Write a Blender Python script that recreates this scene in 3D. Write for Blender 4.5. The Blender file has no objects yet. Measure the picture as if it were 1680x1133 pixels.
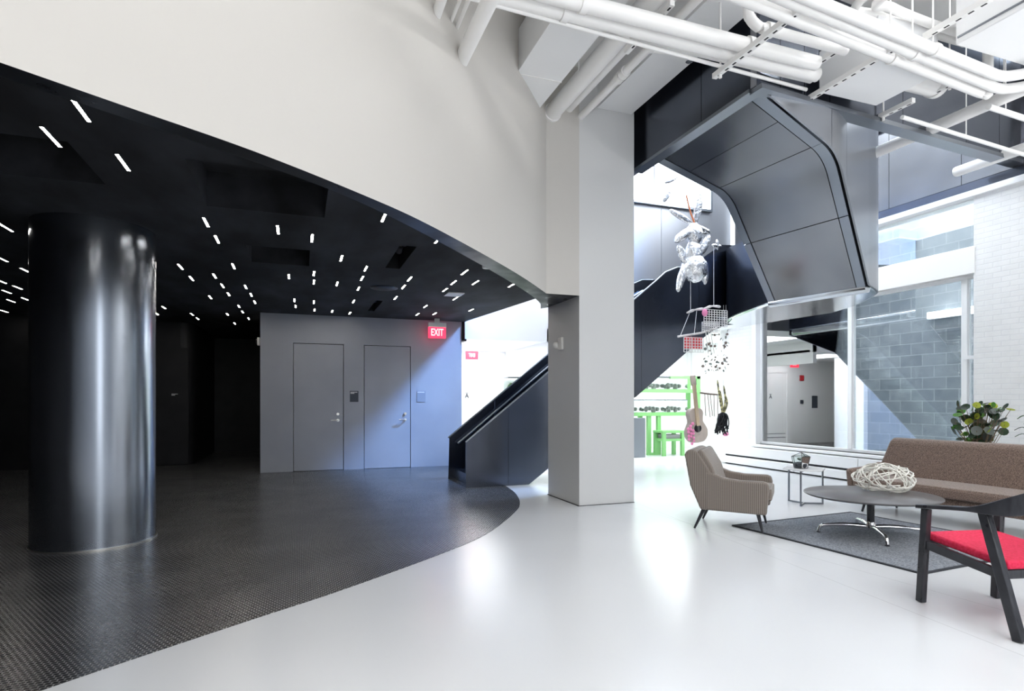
import bpy, bmesh, math, random
from mathutils import Vector, Matrix, noise
random.seed(7)
sc = bpy.context.scene
COL = sc.collection
PI = math.pi

# ------------------------------------------------------------------ camera geometry (photo frame 1680 x 1133)
F, HX, HY, H = 970.0, 840.0, 658.0, 1.35
YAW = math.atan(350 / 970.0)
S_, C_ = math.sin(YAW), math.cos(YAW)
def _d(x, y):
    u = (x - HX) / F
    return Vector((S_ + u * C_, C_ - u * S_, (HY - y) / F))
def PZ(x, y, z):
    d = _d(x, y); t = (z - H) / d.z
    return Vector((d.x * t, d.y * t, z))
def PX(x, y, X):
    d = _d(x, y); t = X / d.x
    return Vector((X, d.y * t, H + d.z * t))
def PY(x, y, Y):
    d = _d(x, y); t = Y / d.y
    return Vector((d.x * t, Y, H + d.z * t))

cam = bpy.data.cameras.new('camera'); cam.sensor_width = 36; cam.lens = 36 * F / 1680
cam.shift_y = (HY - 566.5) / 1680; cam.clip_start = 0.05
co = bpy.data.objects.new('camera', cam); COL.objects.link(co)
co.location = (0, 0, H); co.rotation_euler = (PI / 2, 0, -YAW)
sc.camera = co

# ------------------------------------------------------------------ materials
def mat(name, col, rough=0.5, metal=0.0, spec=0.5, emis=None, estr=0, alpha=None, trans=0, coat=0, ior=1.45):
    m = bpy.data.materials.new(name); m.use_nodes = True
    b = m.node_tree.nodes['Principled BSDF']
    b.inputs['Base Color'].default_value = (*col, 1)
    b.inputs['Roughness'].default_value = rough
    b.inputs['Metallic'].default_value = metal
    b.inputs['Specular IOR Level'].default_value = spec
    b.inputs['Transmission Weight'].default_value = trans
    b.inputs['Coat Weight'].default_value = coat
    b.inputs['IOR'].default_value = ior
    if emis:
        b.inputs['Emission Color'].default_value = (*emis, 1)
        b.inputs['Emission Strength'].default_value = estr
    return m
def nodes(m): return m.node_tree.nodes, m.node_tree.links, m.node_tree.nodes['Principled BSDF']
def math_(n, l, op, a, b=None, c=None):
    x = n.new('ShaderNodeMath'); x.operation = op
    for i, v in enumerate((a, b, c)):
        if v is None: continue
        if isinstance(v, (int, float)): x.inputs[i].default_value = v
        else: l.new(v, x.inputs[i])
    return x.outputs[0]
def coords(n, kind='Object', scale=(1, 1, 1), rot=(0, 0, 0)):
    tc = n.new('ShaderNodeTexCoord'); mp = n.new('ShaderNodeMapping')
    n.id_data.links.new(tc.outputs[kind], mp.inputs[0])
    mp.inputs['Scale'].default_value = scale; mp.inputs['Rotation'].default_value = rot
    return mp.outputs[0]
def noisy(m, c1, c2, scale, bump=0.0, rough=None, detail=6, sc3=(1, 1, 1), dist=0.02, lo=0.35, hi=0.65):
    n, l, b = nodes(m)
    t = n.new('ShaderNodeTexNoise'); l.new(coords(n, scale=sc3), t.inputs['Vector'])
    t.inputs['Scale'].default_value = scale; t.inputs['Detail'].default_value = detail
    r = n.new('ShaderNodeValToRGB'); l.new(t.outputs['Fac'], r.inputs[0])
    r.color_ramp.elements[0].position = lo; r.color_ramp.elements[1].position = hi
    r.color_ramp.elements[0].color = (*c1, 1); r.color_ramp.elements[1].color = (*c2, 1)
    l.new(r.outputs[0], b.inputs['Base Color'])
    if rough:
        q = n.new('ShaderNodeMapRange'); l.new(t.outputs['Fac'], q.inputs[0])
        q.inputs[1].default_value = .3; q.inputs[2].default_value = .7
        q.inputs[3].default_value, q.inputs[4].default_value = rough
        l.new(q.outputs[0], b.inputs['Roughness'])
    if bump:
        bp = n.new('ShaderNodeBump'); bp.inputs['Strength'].default_value = bump; bp.inputs['Distance'].default_value = dist
        l.new(t.outputs['Fac'], bp.inputs['Height']); l.new(bp.outputs[0], b.inputs['Normal'])
    return m

M = {}
M['white'] = mat('white_paint', (.84, .83, .81), .55)
M['wall_white'] = mat('warm_white_wall_paint', (.57, .548, .514), .6)
M['pillar_white'] = mat('pillar_paint', (.66, .665, .665), .5)
M['white_cool'] = mat('white_gypsum', (.86, .865, .87), .5)
M['pipe_white'] = mat('pipe_paint', (.88, .87, .855), .38)
M['black'] = mat('black_paint', (.006, .006, .009), .6)
M['black_wall'] = noisy(mat('black_wall_paint', (.008, .008, .010), .5), (.006, .006, .008), (.012, .012, .015), 3)
M['black_ceiling'] = noisy(mat('black_sprayed_ceiling', (.01, .011, .015), .85), (.003, .0035, .005), (.04, .044, .054), 2.2, .6, None, 10, (1, .45, 1), .01, .38, .78)
M['soffit_black'] = noisy(mat('soffit_black', (.02, .022, .03), .35), (.006, .007, .010), (.014, .016, .02), 4, 0, (.25, .45))
M['steel'] = noisy(mat('blackened_steel', (.1, .11, .14), .25, 1.0), (.105, .118, .148), (.13, .143, .175), 1.3, .12, (.20, .25), 2)
M['steel_light'] = noisy(mat('mill_steel', (.3, .33, .38), .25, 1.0), (.21, .215, .225), (.25, .255, .265), 1.3, .16, (.17, .22), 2)
M['steel_satin'] = mat('satin_steel_sheet', (.33, .34, .365), .40, .8)
M['steel_edge'] = mat('steel_edge', (.26, .28, .31), .3, 1.0)
M['steel_polish'] = mat('polished_steel', (.62, .65, .68), .12, 1.0)
M['column'] = mat('column_steel', (.34, .37, .42), .22, 1.0)
M['blue_wall'] = noisy(mat('blue_grey_panel', (.12, .15, .24), .42), (.33, .345, .39), (.37, .385, .43), 1.2, 0, (.40, .42), 4)
M['chrome'] = mat('chrome', (.85, .85, .86), .12, 1.0)
M['satin'] = mat('satin_nickel', (.7, .69, .66), .28, 1.0)
M['dark_wood'] = noisy(mat('ebonised_wood', (.02, .02, .025), .32), (.018, .019, .024), (.04, .042, .05), 9, 0, (.25, .4), 6, (1, 6, 1))
M['table_black'] = mat('dark_table_top', (.13, .125, .13), .28)
M['red_cushion'] = noisy(mat('red_fabric', (.7, .02, .07), .8), (.62, .012, .05), (.74, .03, .10), 60, .3, None, 3)
M['rug'] = noisy(mat('charcoal_rug', (.05, .055, .065), .95), (.13, .142, .165), (.30, .32, .355), 70, .8, None, 4, (1, 1, 1), .01)
M['rug_edge'] = mat('rug_binding', (.025, .028, .035), .8)
M['green'] = mat('green_paint', (.24, .56, .20), .45)
M['glow_warm'] = mat('slot_light_glow', (1, 1, 1), .5, emis=(1, .95, .87), estr=42)
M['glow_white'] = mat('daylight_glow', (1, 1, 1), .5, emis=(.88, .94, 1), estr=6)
M['lamp_white'] = mat('lamp_glow', (1, 1, 1), .5, emis=(.95, .98, 1), estr=8)
M['exit_red'] = mat('exit_panel_glow', (.6, .02, .03), .3, emis=(1, .03, .08), estr=2.2)
M['exit_letters'] = mat('exit_letter_glow', (1, .5, .5), .3, emis=(1, .40, .40), estr=2.2)
M['plastic_white'] = mat('white_plastic', (.8, .79, .76), .4)
M['red_device'] = mat('red_device', (.55, .03, .04), .4)
M['sign_dark'] = mat('sign_dark', (.05, .06, .08), .5)
M['sign_blue'] = mat('sign_blue', (.27, .30, .36), .6)
M['sign_white'] = mat('sign_white', (.85, .85, .85), .5)
M['foil'] = noisy(mat('foil', (.8, .8, .8), .14, 1.0), (.72, .73, .75), (.9, .9, .9), 14, .6, None, 4, (1, 1, 1), .05)
M['cord'] = mat('cord', (.75, .76, .78), .5)
M['plastic_grid'] = mat('grid_plastic', (.78, .76, .76), .5)
M['red_mesh'] = mat('red_plastic', (.75, .06, .07), .45)
M['pink'] = mat('pink_petals', (.85, .28, .5), .6)
M['guitar'] = noisy(mat('guitar_wood', (.5, .42, .36), .5), (.42, .36, .32), (.56, .48, .42), 8, 0, None, 5, (1, 1, .2))
M['neck_wood'] = noisy(mat('pale_wood', (.6, .48, .33), .5), (.55, .42, .28), (.66, .54, .38), 9, 0, None, 5, (1, 1, .2))
M['drift'] = noisy(mat('driftwood', (.6, .58, .58), .7), (.5, .48, .48), (.75, .72, .72), 12, .4)
M['twig'] = mat('twig', (.2, .16, .14), .7)
M['black_hair'] = mat('black_cords', (.008, .01, .015), .45)
M['leaf_dark'] = noisy(mat('leaf_dark', (.03, .07, .03), .35), (.02, .045, .025), (.05, .11, .04), 6)
M['leaf_green'] = mat('leaf_green', (.12, .33, .05), .35)
M['leaf_yellow'] = mat('leaf_yellow', (.46, .52, .06), .4)
M['leaf_grey'] = mat('leaf_grey', (.22, .25, .23), .4)
M['moss_pale'] = noisy(mat('pale_moss', (.5, .55, .5), .8), (.35, .42, .36), (.66, .70, .66), 14)
M['stem'] = mat('stem', (.16, .11, .06), .6)
M['soil'] = noisy(mat('soil', (.03, .03, .035), .9), (.015, .017, .02), (.10, .11, .13), 40, .6)
M['marble'] = noisy(mat('marble', (.8, .8, .8), .2), (.72, .72, .74), (.86, .86, .86), 5, 0, None, 8)
M['pot'] = mat('white_pot', (.75, .75, .74), .4)
M['wire_white'] = mat('white_coated_wire', (.82, .80, .74), .45)
M['grey_slot'] = mat('slot_dark', (.03, .03, .035), .8)
M['book'] = mat('shelf_object', (.35, .35, .36), .6)

def glass(name, tint, refl):
    m = bpy.data.materials.new(name); m.use_nodes = True
    n, l = m.node_tree.nodes, m.node_tree.links
    n.clear(); o = n.new('ShaderNodeOutputMaterial')
    t = n.new('ShaderNodeBsdfTransparent'); t.inputs[0].default_value = (*tint, 1)
    g = n.new('ShaderNodeBsdfGlossy'); g.inputs['Roughness'].default_value = 0.0
    lw = n.new('ShaderNodeFresnel'); lw.inputs[0].default_value = 1.5
    a = n.new('ShaderNodeMath'); a.operation = 'MULTIPLY_ADD'; a.inputs[1].default_value = 1.0; a.inputs[2].default_value = refl
    l.new(lw.outputs[0], a.inputs[0])
    x = n.new('ShaderNodeMixShader'); l.new(a.outputs[0], x.inputs[0]); l.new(t.outputs[0], x.inputs[1]); l.new(g.outputs[0], x.inputs[2])
    l.new(x.outputs[0], o.inputs[0])
    return m
M['glass'] = glass('window_glass', (.93, .96, .96), .33)
M['tank_glass'] = glass('tank_glass', (.9, .95, .93), .04)

# white polished concrete with hairline joints
def floor_material():
    m = mat('polished_concrete', (.7, .71, .73), .25, coat=.0)
    n, l, b = nodes(m)
    t = n.new('ShaderNodeTexNoise'); l.new(coords(n), t.inputs['Vector']); t.inputs['Scale'].default_value = .6; t.inputs['Detail'].default_value = 2
    r = n.new('ShaderNodeValToRGB'); l.new(t.outputs['Fac'], r.inputs[0])
    r.color_ramp.elements[0].position = .3; r.color_ramp.elements[1].position = .7
    r.color_ramp.elements[0].color = (.63, .645, .665, 1); r.color_ramp.elements[1].color = (.67, .685, .705, 1)
    sx = n.new('ShaderNodeSeparateXYZ'); l.new(coords(n), sx.inputs[0])
    mask = None
    for p, q2 in ((PZ(1445, 983, 0), PZ(1640, 1060, 0)), (PZ(1130, 858, 0), PZ(1300, 905, 0))):
        dv = (q2 - p).normalized(); nx, ny = -dv.y, dv.x; c = nx * p.x + ny * p.y
        e = math_(n, l, 'ADD', math_(n, l, 'MULTIPLY', sx.outputs[0], nx), math_(n, l, 'MULTIPLY_ADD', sx.outputs[1], ny, -c))
        k = math_(n, l, 'LESS_THAN', math_(n, l, 'ABSOLUTE', e), .0022)
        mask = k if mask is None else math_(n, l, 'MAXIMUM', mask, k)
    mx = n.new('ShaderNodeMix'); mx.data_type = 'RGBA'
    l.new(math_(n, l, 'MULTIPLY', mask, .55), mx.inputs[0]); l.new(r.outputs[0], mx.inputs[6]); mx.inputs[7].default_value = (.25, .25, .26, 1)
    l.new(mx.outputs[2], b.inputs['Base Color'])
    return m
M['floor'] = floor_material()

# black penny mosaic with pale joints
def mosaic_material():
    m = mat('black_penny_mosaic', (.01, .01, .012), .3, spec=1.0)
    n, l, b = nodes(m)
    sx = n.new('ShaderNodeSeparateXYZ'); l.new(coords(n), sx.inputs[0])
    P = .030
    def cell(off):
        x = math_(n, l, 'ADD', math_(n, l, 'DIVIDE', sx.outputs[0], P), off)
        y = math_(n, l, 'ADD', math_(n, l, 'DIVIDE', sx.outputs[1], P * 1.732), off)
        fx = math_(n, l, 'SUBTRACT', math_(n, l, 'FRACT', x), .5)
        fy = math_(n, l, 'MULTIPLY', math_(n, l, 'SUBTRACT', math_(n, l, 'FRACT', y), .5), 1.732)
        return math_(n, l, 'SQRT', math_(n, l, 'ADD', math_(n, l, 'MULTIPLY', fx, fx), math_(n, l, 'MULTIPLY', fy, fy)))
    d = math_(n, l, 'MINIMUM', cell(0.0), cell(0.5))
    joint = n.new('ShaderNodeMapRange'); l.new(d, joint.inputs[0]); joint.inputs[1].default_value = .455; joint.inputs[2].default_value = .53
    t = n.new('ShaderNodeTexNoise'); l.new(coords(n), t.inputs['Vector']); t.inputs['Scale'].default_value = 1.6; t.inputs['Detail'].default_value = 8
    w = n.new('ShaderNodeMapRange'); l.new(t.outputs['Fac'], w.inputs[0]); w.inputs[1].default_value = .35; w.inputs[2].default_value = .68; w.inputs[3].default_value = .45
    mx = n.new('ShaderNodeMix'); mx.data_type = 'RGBA'
    l.new(math_(n, l, 'MULTIPLY', joint.outputs[0], w.outputs[0]), mx.inputs[0])
    mx.inputs[6].default_value = (.014, .015, .018, 1); mx.inputs[7].default_value = (.50, .495, .485, 1)
    l.new(mx.outputs[2], b.inputs['Base Color'])
    q = math_(n, l, 'MULTIPLY_ADD', joint.outputs[0], .2, .27); l.new(q, b.inputs['Roughness'])
    bp = n.new('ShaderNodeBump'); bp.inputs['Strength'].default_value = .2; bp.inputs['Distance'].default_value = .002; bp.invert = True
    l.new(joint.outputs[0], bp.inputs['Height']); l.new(bp.outputs[0], b.inputs['Normal'])
    return m
M['mosaic'] = mosaic_material()

def brick_material(name, c1, c2, cm, w, h, mortar, bump, axis='YZ', rough=.7, dist=.01):
    m = mat(name, c1, rough)
    n, l, b = nodes(m)
    sx = n.new('ShaderNodeSeparateXYZ'); l.new(coords(n), sx.inputs[0])
    cb = n.new('ShaderNodeCombineXYZ'); l.new(sx.outputs['XYZ'.index(axis[0])], cb.inputs[0]); l.new(sx.outputs[2], cb.inputs[1])
    t = n.new('ShaderNodeTexBrick'); l.new(cb.outputs[0], t.inputs['Vector'])
    t.inputs['Scale'].default_value = 1; t.inputs['Brick Width'].default_value = w; t.inputs['Row Height'].default_value = h
    t.inputs['Mortar Size'].default_value = mortar; t.inputs['Mortar Smooth'].default_value = .3
    t.inputs['Color1'].default_value = (*c1, 1); t.inputs['Color2'].default_value = (*c2, 1); t.inputs['Mortar'].default_value = (*cm, 1)
    ns = n.new('ShaderNodeTexNoise'); l.new(coords(n), ns.inputs['Vector']); ns.inputs['Scale'].default_value = 6; ns.inputs['Detail'].default_value = 8
    mx = n.new('ShaderNodeMix'); mx.data_type = 'RGBA'; mx.blend_type = 'MULTIPLY'; mx.inputs[0].default_value = .55 if rough > .8 else .1
    r = n.new('ShaderNodeValToRGB'); l.new(ns.outputs['Fac'], r.inputs[0]); r.color_ramp.elements[0].position = .3; r.color_ramp.elements[1].position = .7
    r.color_ramp.elements[0].color = (.55, .57, .6, 1)
    l.new(t.outputs['Color'], mx.inputs[6]); l.new(r.outputs[0], mx.inputs[7]); l.new(mx.outputs[2], b.inputs['Base Color'])
    h_ = math_(n, l, 'ADD', math_(n, l, 'MULTIPLY', t.outputs['Fac'], -1.0), math_(n, l, 'MULTIPLY', ns.outputs['Fac'], .5))
    bp = n.new('ShaderNodeBump'); bp.inputs['Strength'].default_value = bump; bp.inputs['Distance'].default_value = dist
    l.new(h_, bp.inputs['Height']); l.new(bp.outputs[0], b.inputs['Normal'])
    return m
M['brick'] = brick_material('white_painted_brick', (.80, .80, .79), (.83, .83, .82), (.76, .76, .76), .21, .072, .006, .55)
M['block'] = brick_material('grey_concrete_block', (.30, .33, .36), (.42, .45, .48), (.60, .62, .64), .45, .226, .007, .4, rough=.9)

def stripe_fabric():
    m = mat('striped_tweed', (.4, .35, .3), .9)
    n, l, b = nodes(m)
    sx = n.new('ShaderNodeSeparateXYZ'); l.new(coords(n), sx.inputs[0])
    k = math_(n, l, 'ADD', sx.outputs[0], sx.outputs[1])
    f = math_(n, l, 'FRACT', math_(n, l, 'MULTIPLY', k, 55))
    r = n.new('ShaderNodeValToRGB'); l.new(f, r.inputs[0]); r.color_ramp.interpolation = 'LINEAR'
    e = r.color_ramp.elements; e[0].color = (.13, .105, .09, 1); e[0].position = 0; e[1].position = 1; e[1].color = (.13, .11, .095, 1)
    for p, c in ((.2, (.17, .13, .105, 1)), (.45, (.36, .325, .285, 1)), (.62, (.23, .165, .13, 1)), (.8, (.34, .315, .29, 1))):
        x = e.new(p); x.color = c
    g = math_(n, l, 'FRACT', math_(n, l, 'MULTIPLY', sx.outputs[2], 80))
    mx = n.new('ShaderNodeMix'); mx.data_type = 'RGBA'; mx.blend_type = 'MULTIPLY'; mx.inputs[0].default_value = 1
    rr = n.new('ShaderNodeMapRange'); l.new(math_(n, l, 'ABSOLUTE', math_(n, l, 'SUBTRACT', g, .5)), rr.inputs[0]); rr.inputs[1].default_value = 0; rr.inputs[2].default_value = .5
    rr.inputs[3].default_value = 1.15; rr.inputs[4].default_value = .6
    l.new(r.outputs[0], mx.inputs[6]); l.new(rr.outputs[0], mx.inputs[7]); l.new(mx.outputs[2], b.inputs['Base Color'])
    b.inputs['Sheen Weight'].default_value = .2
    return m
M['tweed'] = stripe_fabric()
M['boucle'] = noisy(mat('brown_boucle', (.2, .13, .1), .95), (.10, .065, .05), (.30, .21, .165), 110, 1.0, None, 3, (1, 1, 1), .008)
M['boucle'].node_tree.nodes['Principled BSDF'].inputs['Sheen Weight'].default_value = .35

# ------------------------------------------------------------------ mesh builder
class MB:
    def __init__(s): s.bm = bmesh.new()
    def poly(s, pts):
        return s.bm.faces.new([s.bm.verts.new(p) for p in pts])
    def hexa(s, a, b):          # two quads (lists of 4), joined
        va = [s.bm.verts.new(p) for p in a]; vb = [s.bm.verts.new(p) for p in b]
        n = len(va)
        s.bm.faces.new(va[::-1]); s.bm.faces.new(vb)
        for i in range(n): s.bm.faces.new((va[i], va[(i + 1) % n], vb[(i + 1) % n], vb[i]))
        return s
    def box(s, x0, y0, z0, x1, y1, z1):
        a = [(x0, y0, z0), (x1, y0, z0), (x1, y1, z0), (x0, y1, z0)]
        return s.hexa(a, [(p[0], p[1], z1) for p in a])
    def prism(s, poly, z0, z1):
        return s.hexa([(p[0], p[1], z0) for p in poly], [(p[0], p[1], z1) for p in poly])
    def xprism(s, poly, axis, a0, a1):      # poly in the plane across 'axis'
        def P(p, t):
            return (t, p[0], p[1]) if axis == 'x' else (p[0], t, p[1])
        return s.hexa([P(p, a0) for p in poly], [P(p, a1) for p in poly])
    def tube(s, pts, r, seg=10, caps=True):
        pts = [Vector(p) for p in pts]
        rs = r if isinstance(r, (list, tuple)) else [r] * len(pts)
        rings = []
        t0 = (pts[1] - pts[0]).normalized()
        up = Vector((0, 0, 1)) if abs(t0.z) < .9 else Vector((1, 0, 0))
        nrm = t0.cross(up).normalized()
        for i, p in enumerate(pts):
            if i == 0: t = t0
            elif i == len(pts) - 1: t = (pts[i] - pts[i - 1]).normalized()
            else: t = ((pts[i + 1] - p).normalized() + (p - pts[i - 1]).normalized()).normalized()
            nrm = (nrm - t * nrm.dot(t)).normalized(); bn = t.cross(nrm)
            rings.append([s.bm.verts.new(p + (nrm * math.cos(2 * PI * k / seg) + bn * math.sin(2 * PI * k / seg)) * rs[i]) for k in range(seg)])
        for a, b in zip(rings, rings[1:]):
            for k in range(seg): s.bm.faces.new((a[k], a[(k + 1) % seg], b[(k + 1) % seg], b[k]))
        if caps:
            s.bm.faces.new(rings[0][::-1]); s.bm.faces.new(rings[-1])
        return s
    def lathe(s, prof, c=(0, 0, 0), seg=40):
        rings = []
        for r, z in prof:
            rings.append([s.bm.verts.new((c[0] + r * math.cos(2 * PI * k / seg), c[1] + r * math.sin(2 * PI * k / seg), c[2] + z)) for k in range(seg)])
        for a, b in zip(rings, rings[1:]):
            for k in range(seg): s.bm.faces.new((a[k], a[(k + 1) % seg], b[(k + 1) % seg], b[k]))
        s.bm.faces.new(rings[0][::-1]); s.bm.faces.new(rings[-1])
        return s
    def ball(s, c, r, rough=0.0, rot=None, seg=16, ring=10, fr=6.0):
        c = Vector(c); vs = []
        for i in range(ring + 1):
            th = PI * i / ring; row = []
            for k in range(seg if 0 < i < ring else 1):
                ph = 2 * PI * k / seg
                p = Vector((math.sin(th) * math.cos(ph), math.sin(th) * math.sin(ph), math.cos(th)))
                q = Vector((p.x * r[0], p.y * r[1], p.z * r[2]))
                if rough: q *= 1 + rough * noise.noise(q * fr + c * 3)
                if rot is not None: q = rot @ q
                row.append(s.bm.verts.new(c + q))
            vs.append(row)
        for i in range(ring):
            a, b = vs[i], vs[i + 1]
            for k in range(seg):
                if i == 0: s.bm.faces.new((a[0], b[k], b[(k + 1) % seg]))
                elif i == ring - 1: s.bm.faces.new((a[k], b[0], a[(k + 1) % seg]))
                else: s.bm.faces.new((a[k], b[k], b[(k + 1) % seg], a[(k + 1) % seg]))
        return s
    def bar(s, p0, p1, w, h, up=(0, 0, 1)):      # rectangular bar
        p0, p1 = Vector(p0), Vector(p1); t = (p1 - p0).normalized(); up = Vector(up)
        sd = t.cross(up).normalized() * (w / 2); u = sd.cross(t).normalized() * (h / 2)
        return s.hexa([p0 + sd + u, p0 - sd + u, p0 - sd - u, p0 + sd - u], [p1 + sd + u, p1 - sd + u, p1 - sd - u, p1 + sd - u])
    def build(s, name, m, parent=None, smooth=False, bevel=0, world=False, seg=2, angle=35, sub=0, ang=40):
        bmesh.ops.recalc_face_normals(s.bm, faces=s.bm.faces)
        if parent is not None and world:
            inv = parent.matrix_basis.inverted()
            if parent.parent is not None: inv = inv @ parent.parent.matrix_basis.inverted()
            s.bm.transform(inv)
        me = bpy.data.meshes.new(name); s.bm.to_mesh(me); s.bm.free()
        for x in (m if isinstance(m, (list, tuple)) else [m]): me.materials.append(x)
        o = bpy.data.objects.new(name, me); COL.objects.link(o)
        if parent is not None: o.parent = parent
        if bevel:
            b = o.modifiers.new('bevel', 'BEVEL'); b.width = bevel; b.segments = seg; b.limit_method = 'ANGLE'; b.angle_limit = math.radians(angle)
            b.harden_normals = False
        if sub:
            b = o.modifiers.new('sub', 'SUBSURF'); b.levels = sub; b.render_levels = sub
        if smooth or bevel:
            for f in me.polygons: f.use_smooth = True
            if not sub:
                me.set_sharp_from_angle(angle=math.radians(ang))
        return o

def tag(o, label=None, cat=None, group=None, kind=None):
    if label: o['label'] = label
    if cat: o['category'] = cat
    if group: o['group'] = group
    if kind: o['kind'] = kind
    return o
def thing(name, label, cat, loc=(0, 0, 0), rz=0, group=None):
    o = bpy.data.objects.new(name, None); COL.objects.link(o)
    o.location = loc; o.rotation_euler = (0, 0, rz); o.empty_display_size = .1
    o.matrix_basis = Matrix.Translation(loc) @ Matrix.Rotation(rz, 4, 'Z')
    return tag(o, label, cat, group)
def struct(name, mb, m, label=None, parent=None, **k):
    o = mb.build(name, m, parent, **k)
    if parent is None: o['kind'] = 'structure'
    if label: o['label'] = label; 
    if parent is None: o['category'] = name.split('_')[0]
    return o
def text(name, s, size, m, loc, rz=0, parent=None, ext=.002, align='CENTER'):
    c = bpy.data.curves.new(name, 'FONT'); c.body = s; c.size = size; c.extrude = ext; c.align_x = align; c.align_y = 'CENTER'
    c.materials.append(m); c.offset = size * .012
    tmp = bpy.data.objects.new(name, c); me = bpy.data.meshes.new_from_object(tmp); bpy.data.objects.remove(tmp); bpy.data.curves.remove(c)
    o = bpy.data.objects.new(name, me); COL.objects.link(o)
    o.location = loc; o.rotation_euler = (PI / 2, 0, rz)
    if parent is not None: o.parent = parent
    return o
def copy_tree(o, parent=None):
    c = o.copy(); COL.objects.link(c)
    if parent is not None: c.parent = parent
    for ch in [x for x in bpy.data.objects if x.parent == o]: copy_tree(ch, c)
    return c
def arc(c, r, a0, a1, n): return [(c[0] + r * math.cos(a0 + (a1 - a0) * i / n), c[1] + r * math.sin(a0 + (a1 - a0) * i / n)) for i in range(n + 1)]
def spline(pts, n=6):
    pts = [Vector(p) for p in pts]; out = []
    for i in range(len(pts) - 1):
        p0, p1, p2, p3 = pts[max(i - 1, 0)], pts[i], pts[i + 1], pts[min(i + 2, len(pts) - 1)]
        for k in range(n):
            t = k / n
            out.append(.5 * ((2 * p1) + (p2 - p0) * t + (2 * p0 - 5 * p1 + 4 * p2 - p3) * t * t + (3 * p1 - p0 - 3 * p2 + p3) * t ** 3))
    out.append(pts[-1]); return out

# ================================================================== THE SETTING
ZS, ZC, ZT = 2.71, 3.02, 5.65      # soffit, black ceiling, hall ceiling
struct('floor', MB().box(-7, -7, -.2, 12, 19, 0), M['floor'], 'pale polished concrete floor')

fl = [(-6.6, -.75), (-1.13, 3.34), (-.86, 3.55), (-.25, 4.0), (.29, 4.39), (1.16, 5.11), (1.81, 5.76), (2.48, 6.76), (2.76, 7.34), (2.95, 7.97), (3.05, 8.5), (3.12, 9.3), (3.2, 12.05)]
fl = [fl[0]] + [tuple(p) for p in spline(fl[1:], 6)]
struct('floor_mosaic', MB().prism(fl + [(3.2, 18), (-6.6, 18)], -.02, .004), M['mosaic'], 'black penny mosaic floor with curved edge')

outer = [(-1.13, 2.93), (-.76, 3.165), (-.22, 3.51), (.4, 4.0), (.91, 4.47), (1.7, 5.34), (2.36, 6.12), (2.94, 6.87)]
outer = [(-6.6 + .547 * k, -.544 + .3474 * k) for k in range(10)] + [tuple(p) for p in spline([(x, y, 0) for x, y in outer], 8)]; outer = [(p[0], p[1]) for p in outer]
inner = [PZ(x, y, ZS) for x, y in ((233, 203), (513, 300), (650, 360), (778, 428), (850, 470), (880, 491), (888, 501), (887, 506))]
inner = [(p.x, p.y) for p in inner]
q0, q1 = Vector(inner[0]), Vector((-6.65, -.36))
inner = [tuple(q1.lerp(q0, k / 8)) for k in range(8)] + [(p.x, p.y) for p in spline([(x, y, 0) for x, y in inner], 6)]
ring = outer + [(3.40, 6.87), (3.40, 7.9)] + inner[::-1]
w = MB(); w.prism(ring, ZS, ZT + .6)
o = struct('wall_curved', w, [M['wall_white'], M['soffit_black']], 'tall white curved wall above the black lounge', smooth=True, ang=35)
for p in o.data.polygons:
    c = p.center
    if abs(p.normal.z) > .9 and c.z < 3: p.material_index = 1
struct('wall_pillar', MB().box(3.40, 6.87, 0, 4.21, 7.88, ZS), M['pillar_white'], 'square white pillar')
struct('wall_pillar_head', MB().box(3.40, 6.87, ZS, 4.21, 7.88, ZT + .6), M['pillar_white'], 'white pillar above the soffit')
struct('trim_1', MB().box(3.385, 6.863, 0, 4.213, 7.883, .007), M['grey_slot'], 'dark shadow gap at foot of the pillar')

# black ceiling with pockets
pockets = [(-.74, 4.6, .22, 5.64, .30), (-.53, 6.92, .12, 7.72, .22), (1.02, 6.36, 1.2, 7.5, .25), (1.2, 9.98, 1.32, 11.18, .25), (-2.9, 4.55, -1.4, 5.35, .3)]
cb = bmesh.new()
bound = inner + [(3.36, 7.95), (3.66, 8.6), (3.31, 11.75), (3.28, 12.1), (3.28, 18), (-6.65, 18)]
cb.faces.new([cb.verts.new((p[0], p[1], ZC)) for p in bound])
for x0, y0, x1, y1, dz in pockets:
    for co_, no in (((x0, 0, 0), (1, 0, 0)), ((x1, 0, 0), (1, 0, 0)), ((0, y0, 0), (0, 1, 0)), ((0, y1, 0), (0, 1, 0))):
        bmesh.ops.bisect_plane(cb, geom=cb.verts[:] + cb.edges[:] + cb.faces[:], plane_co=co_, plane_no=no)
dele = [f for f in cb.faces if any(x0 < f.calc_center_median().x < x1 and y0 < f.calc_center_median().y < y1 for x0, y0, x1, y1, dz in pockets)]
bmesh.ops.delete(cb, geom=dele, context='FACES')
cm = MB(); cm.bm.free(); cm.bm = cb
r = bmesh.ops.extrude_face_region(cb, geom=cb.faces[:])
bmesh.ops.translate(cb, verts=[v for v in r['geom'] if isinstance(v, bmesh.types.BMVert)], vec=(0, 0, .03))
for x0, y0, x1, y1, dz in pockets:
    z0, z1 = ZC + .03, ZC + dz
    cm.box(x0 - .02, y0 - .02, z0, x0, y1 + .02, z1); cm.box(x1, y0 - .02, z0, x1 + .02, y1 + .02, z1)
    cm.box(x0, y0 - .02, z0, x1, y0, z1); cm.box(x0, y1, z0, x1, y1 + .02, z1)
    cm.box(x0 - .02, y0 - .02, z1, x1 + .02, y1 + .02, z1 + .02)
struct('ceiling_black', cm, M['black_ceiling'], 'black sprayed ceiling with recessed pockets')

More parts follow.
